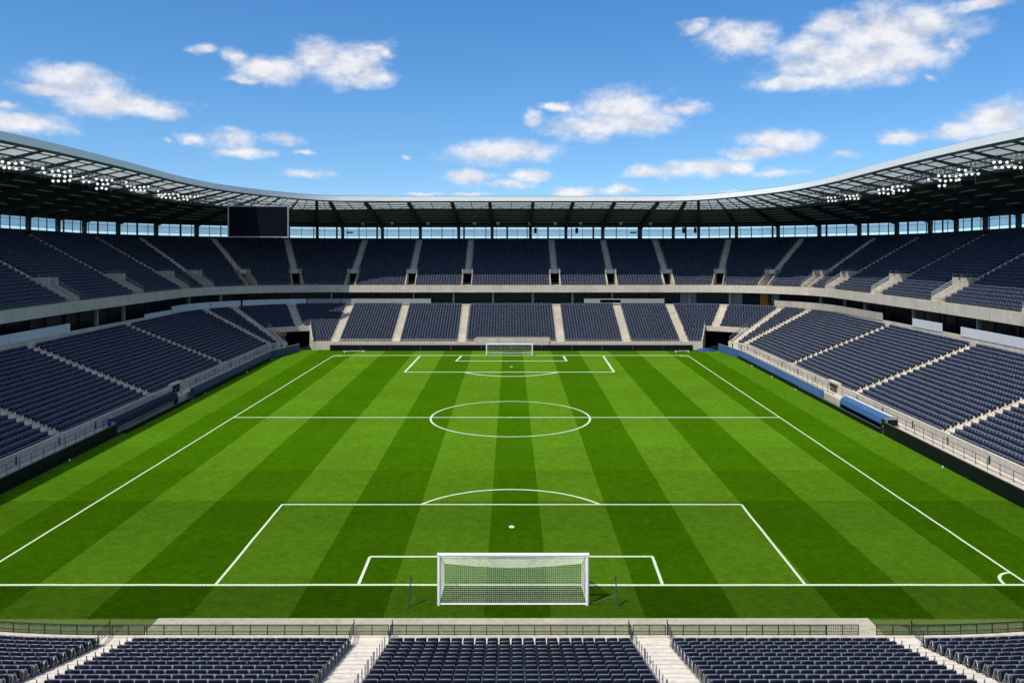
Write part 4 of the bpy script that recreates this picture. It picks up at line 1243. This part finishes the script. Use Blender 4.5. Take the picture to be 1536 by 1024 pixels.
# white boards leaning near both far corners
for x0, x1, y, lb in ((-32.4, -28.2, 158.4, 'left'), (31.6, 34.6, 158.6, 'right')):
    root = empty('barrier', 'low white barrier bar on the grass by the far %s corner' % lb, 'barrier', ((x0 + x1) / 2, y, 0), R(8))
    mb = MB(); mb.tube((-(x1 - x0) / 2, 0, .32), ((x1 - x0) / 2, 0, .32), .055, 6); mb.build('bar', 'panel_white', root)
    for s in (-1, 1):
        mb = MB(); mb.tube((s * (x1 - x0) * .42, -.25, 0), (s * (x1 - x0) * .42, 0, .32), .04, 5); mb.tube((s * (x1 - x0) * .42, .25, 0), (s * (x1 - x0) * .42, 0, .32), .04, 5); mb.build('trestle', 'white', root)

# ------------------------------------------------------------------ person by the left tunnel
def skin_body(name, pts, edges, radii, mat, parent=None):
    me = bpy.data.meshes.new(name); me.from_pydata(pts, edges, []); me.update()
    o = bpy.data.objects.new(name, me); COL.objects.link(o)
    sk = o.modifiers.new('skin', 'SKIN'); sb_ = o.modifiers.new('sub', 'SUBSURF'); sb_.levels = 1; sb_.render_levels = 1
    if not me.skin_vertices: 
        bm = bmesh.new(); bm.from_mesh(me); bm.verts.layers.skin.verify(); bm.to_mesh(me); bm.free()
    for v, r in zip(me.skin_vertices[0].data, radii): v.radius = (r, r)
    me.skin_vertices[0].data[0].use_root = True
    me.materials.append(M[mat])
    if parent: o.parent = parent
    return o
gp = P(uCL(47), 1.5, .02)
per = empty('person', 'person in white top and dark trousers behind the barrier by the left tunnel', 'person', gp, R(20))
pts = [(0, 0, .95), (0, .01, 1.2), (0, .0, 1.42), (0, 0, 1.52), (0, -.01, 1.62), (0, -.01, 1.74),
       (-.19, 0, 1.40), (-.24, -.02, 1.14), (-.20, -.16, .95), (-.19, -.22, .88), (.19, 0, 1.40), (.25, .02, 1.14), (.24, -.08, .90), (.24, -.10, .80),
       (-.09, 0, .88), (-.11, -.03, .48), (-.11, .02, .08), (-.11, -.14, .04), (.09, 0, .88), (.12, .03, .48), (.13, .08, .08), (.13, -.08, .04)]
ed = [(0, 1), (1, 2), (2, 3), (3, 4), (4, 5), (2, 6), (6, 7), (7, 8), (8, 9), (2, 10), (10, 11), (11, 12), (12, 13), (0, 14), (14, 15), (15, 16), (16, 17), (0, 18), (18, 19), (19, 20), (20, 21)]
rad = [.14, .14, .15, .06, .10, .07, .065, .05, .04, .035, .065, .05, .04, .035, .095, .065, .05, .035, .095, .065, .05, .035]
skin_body('body', pts, ed, rad, 'skin', per)
skin_body('shirt', [(0, 0, .93), (0, .01, 1.2), (0, 0, 1.40), (-.19, 0, 1.39), (-.23, -.01, 1.2), (.19, 0, 1.39), (.235, .01, 1.2)], [(0, 1), (1, 2), (2, 3), (3, 4), (2, 5), (5, 6)],
          [.155, .155, .16, .085, .07, .085, .07], 'cloth_white', per)
skin_body('trousers', [(0, 0, .95), (-.09, 0, .86), (-.11, -.03, .48), (-.11, .02, .12), (.09, 0, .86), (.12, .03, .48), (.13, .08, .12)], [(0, 1), (1, 2), (2, 3), (0, 4), (4, 5), (5, 6)],
          [.15, .11, .08, .07, .11, .08, .07], 'cloth_dark', per)
mb = MB(); mb.tube((0, .0, 1.68), (0, .0, 1.79), .105, 10, .07); mb.build('hair', 'cloth_dark', per)

# ------------------------------------------------------------------ sky, sun, camera
SUN_TRAVEL = Vector((.465, .48, -1.0)).normalized()
to_sun = -SUN_TRAVEL
elev = math.asin(to_sun.z); azim = math.atan2(to_sun.x, to_sun.y)
sl = bpy.data.lights.new('sun', 'SUN'); sl.energy = 4.0; sl.angle = R(.5); sl.color = (1.0, .935, .83)
so = bpy.data.objects.new('sun', sl); COL.objects.link(so); so.rotation_euler = SUN_TRAVEL.to_track_quat('-Z', 'Y').to_euler()

w = bpy.data.worlds.new('World'); scn.world = w; w.use_nodes = True; nt = w.node_tree; nt.nodes.clear()
out = N(nt, 'ShaderNodeOutputWorld'); bg = N(nt, 'ShaderNodeBackground'); nt.links.new(bg.outputs[0], out.inputs[0])
sky = N(nt, 'ShaderNodeTexSky'); sky.sky_type = 'NISHITA'; sky.sun_disc = False
sky.sun_elevation = elev; sky.sun_rotation = azim; sky.air_density = 1.0; sky.dust_density = 0.3; sky.ozone_density = 2.0; sky.altitude = 50
tc = N(nt, 'ShaderNodeTexCoord')
lift = N(nt, 'ShaderNodeVectorMath'); lift.operation = 'MULTIPLY_ADD'; nt.links.new(tc.outputs['Generated'], lift.inputs[0]); lift.inputs[1].default_value = (1, 1, .95); lift.inputs[2].default_value = (0, 0, .075)
lnm = N(nt, 'ShaderNodeVectorMath'); lnm.operation = 'NORMALIZE'; nt.links.new(lift.outputs[0], lnm.inputs[0]); nt.links.new(lnm.outputs[0], sky.inputs[0]); sep = N(nt, 'ShaderNodeSeparateXYZ'); nt.links.new(tc.outputs['Generated'], sep.inputs[0])
az = mathn(nt, 'ARCTAN2', sep.outputs[0], sep.outputs[1]); el = mathn(nt, 'ARCSINE', sep.outputs[2])
comb = N(nt, 'ShaderNodeCombineXYZ'); nt.links.new(az, comb.inputs[0]); nt.links.new(el, comb.inputs[1])
CL = [(110, 122, 62, 20), (70, 134, 44, 9), (165, 152, 78, 19), (225, 163, 50, 13), (30, 184, 70, 14), (10, 160, 34, 8),
      (305, 73, 20, 7), (353, 88, 24, 11), (408, 106, 50, 17), (372, 119, 32, 6), (478, 84, 38, 20), (522, 98, 52, 24), (558, 115, 30, 16),
      (555, 68, 36, 10), (578, 78, 16, 15), (350, 208, 42, 15), (290, 208, 20, 9), (362, 229, 48, 8), (430, 209, 30, 8), (258, 211, 12, 4), (455, 226, 18, 4),
      (460, 259, 38, 7), (755, 228, 74, 14), (703, 264, 40, 9), (793, 262, 26, 9), (760, 277, 40, 6), (930, 163, 56, 25), (880, 190, 56, 14), (962, 182, 46, 17),
      (1032, 163, 36, 10), (800, 176, 15, 9), (838, 163, 18, 6), (1045, 42, 26, 9), (1112, 58, 50, 21), (1330, 48, 100, 33), (1252, 34, 44, 15), (1275, 92, 112, 30),
      (1200, 125, 62, 11), (1390, 35, 46, 22), (1430, 70, 24, 13), (1350, 88, 62, 24), (1215, 72, 44, 18), (1475, 4, 48, 10), (1167, 214, 52, 16), (1132, 231, 46, 9),
      (1502, 178, 54, 22), (1440, 196, 48, 12), (1350, 206, 32, 10), (970, 258, 32, 9), (1050, 252, 62, 10), (1105, 252, 22, 9), (1165, 258, 38, 7),
      (860, 288, 30, 8), (930, 287, 26, 6), (1275, 232, 24, 6), (1400, 117, 10, 8), (640, 291, 26, 4), (700, 291, 24, 4), (1100, 288, 22, 5), (606, 237, 9, 4), (1045, 290, 30, 4)]
# domain warp
def wn(scale, off):
    mp = N(nt, 'ShaderNodeMapping'); mp.inputs['Location'].default_value = off; mp.inputs['Scale'].default_value = (1.0, 1.6, 1.0)
    nt.links.new(comb.outputs[0], mp.inputs[0]); return noise(nt, mp.outputs[0], scale, 5, 0.6)
w1 = wn(22, (0, 0, 0))
wv = N(nt, 'ShaderNodeVectorMath'); wv.operation = 'SUBTRACT'; nt.links.new(w1.outputs['Color'], wv.inputs[0]); wv.inputs[1].default_value = (.5, .5, .5)
wv2 = N(nt, 'ShaderNodeVectorMath'); wv2.operation = 'MULTIPLY_ADD'; nt.links.new(wv.outputs[0], wv2.inputs[0]); wv2.inputs[1].default_value = (.05, .022, 0); nt.links.new(comb.outputs[0], wv2.inputs[2])
cur = None
FAINT = {(350, 208): .2, (290, 208): .25, (362, 229): .2, (430, 209): .3, (258, 211): .3, (455, 226): .45, (460, 259): .4, (555, 68): .5, (578, 78): .35, (606, 237): .4, (1165, 258): .45, (1275, 232): .4, (1400, 117): .5, (640, 291): .35, (700, 291): .25, (1100, 288): .4, (1045, 290): .4, (760, 277): .25, (353, 88): .2, (305, 73): .2, (372, 119): .3, (1430, 70): .35, (800, 176): .2, (1032, 163): .12, (1215, 72): .1, (10, 160): .35, (1045, 42): .25}
for px, py, rx, ry in CL:
    a0 = math.atan((px - VX) / F); e0 = math.atan((HZ - py) / F * math.cos(a0))
    ra = max(rx, 6) * (1.12 + FAINT.get((px, py), 0) * .5) / F * math.cos(a0) ** 2; re = max(ry, 3) * (1.2 + FAINT.get((px, py), 0) * .5) / F * math.cos(a0)
    q = N(nt, 'ShaderNodeVectorMath'); q.operation = 'MULTIPLY_ADD'; nt.links.new(wv2.outputs[0], q.inputs[0])
    q.inputs[1].default_value = (1 / ra, 1 / re, 0); q.inputs[2].default_value = (-a0 / ra, -e0 / re, 0)
    l = N(nt, 'ShaderNodeVectorMath'); l.operation = 'LENGTH'; nt.links.new(q.outputs[0], l.inputs[0])
    lv = mathn(nt, 'ADD', l.outputs['Value'], FAINT.get((px, py), 0.0))
    cur = lv if cur is None else mathn(nt, 'SMOOTH_MIN', cur, lv, .25)
w2 = wn(30, (3.1, 1.7, 0)); w3 = wn(130, (7, 2, 0))
d = mathn(nt, 'SUBTRACT', 1.0, cur)
d = mathn(nt, 'MULTIPLY_ADD', mathn(nt, 'SUBTRACT', w2.outputs['Fac'], .5), 1.25, d)
d = mathn(nt, 'MULTIPLY_ADD', mathn(nt, 'SUBTRACT', w3.outputs['Fac'], .5), .30, d)
mr = N(nt, 'ShaderNodeMapRange'); mr.interpolation_type = 'SMOOTHSTEP'; nt.links.new(d, mr.inputs[0]); mr.inputs[1].default_value = -.40; mr.inputs[2].default_value = .80
# light and shade inside the clouds: density compared with density a little toward the sun side
w2b = wn(30, (3.1, 1.7 + .03, 0))
sh = mathn(nt, 'SUBTRACT', w2.outputs['Fac'], w2b.outputs['Fac'])
shm = N(nt, 'ShaderNodeMapRange'); nt.links.new(sh, shm.inputs[0]); shm.inputs[1].default_value = -.18; shm.inputs[2].default_value = .12
ccol = mixc(nt, shm.outputs[0], (6.3, 6.5, 7.2), (8.7, 8.6, 8.8))
# sky colour graded a little bluer, as in the photograph
hs = N(nt, 'ShaderNodeHueSaturation'); hs.inputs['Saturation'].default_value = 1.32; hs.inputs['Value'].default_value = 1.29; nt.links.new(sky.outputs[0], hs.inputs['Color'])
skyc = mixc(nt, 1.0, hs.outputs[0], (0.93, 1.02, 1.11), 'MULTIPLY')
SKYMIX = skyc
# unseen broken cloud added as neutral fill light: overhead, to the sides and behind
wg = N(nt, 'ShaderNodeMapping'); wg.inputs['Scale'].default_value = (1, 1, 1.8); nt.links.new(tc.outputs['Generated'], wg.inputs[0])
ng = noise(nt, wg.outputs[0], 3.2, 7, .58)
gm = N(nt, 'ShaderNodeMapRange'); gm.interpolation_type = 'SMOOTHSTEP'; nt.links.new(ng.outputs['Fac'], gm.inputs[0]); gm.inputs[1].default_value = .47; gm.inputs[2].default_value = .62
o1 = N(nt, 'ShaderNodeMapRange'); nt.links.new(mathn(nt, 'ABSOLUTE', az), o1.inputs[0]); o1.inputs[1].default_value = .75; o1.inputs[2].default_value = 1.0
o2 = N(nt, 'ShaderNodeMapRange'); nt.links.new(el, o2.inputs[0]); o2.inputs[1].default_value = .32; o2.inputs[2].default_value = .5
gmask = mathn(nt, 'MULTIPLY', gm.outputs[0], mathn(nt, 'MAXIMUM', o1.outputs[0], o2.outputs[0]))
fin = mixc(nt, mathn(nt, 'MULTIPLY', mathn(nt, 'MAXIMUM', mr.outputs[0], gmask), .93), skyc, ccol)
nt.links.new(fin, bg.inputs[0]); bg.inputs[1].default_value = .10

cam = bpy.data.cameras.new('camera'); co = bpy.data.objects.new('camera', cam); COL.objects.link(co)
co.location = (0, 0, EYE); co.rotation_euler = (R(90), 0, 0)
cam.sensor_width = 36; cam.lens = 36 * F / 1536; cam.shift_x = (768 - VX) / 1536; cam.shift_y = -(512 - HZ) / 1536
cam.clip_start = .5; cam.clip_end = 12000
scn.camera = co
scn.view_settings.view_transform = 'Standard'; scn.view_settings.look = 'None'; scn.view_settings.gamma = 1.0; scn.view_settings.exposure = 0.12
scn.cycles.max_bounces = 6; scn.cycles.transparent_max_bounces = 16
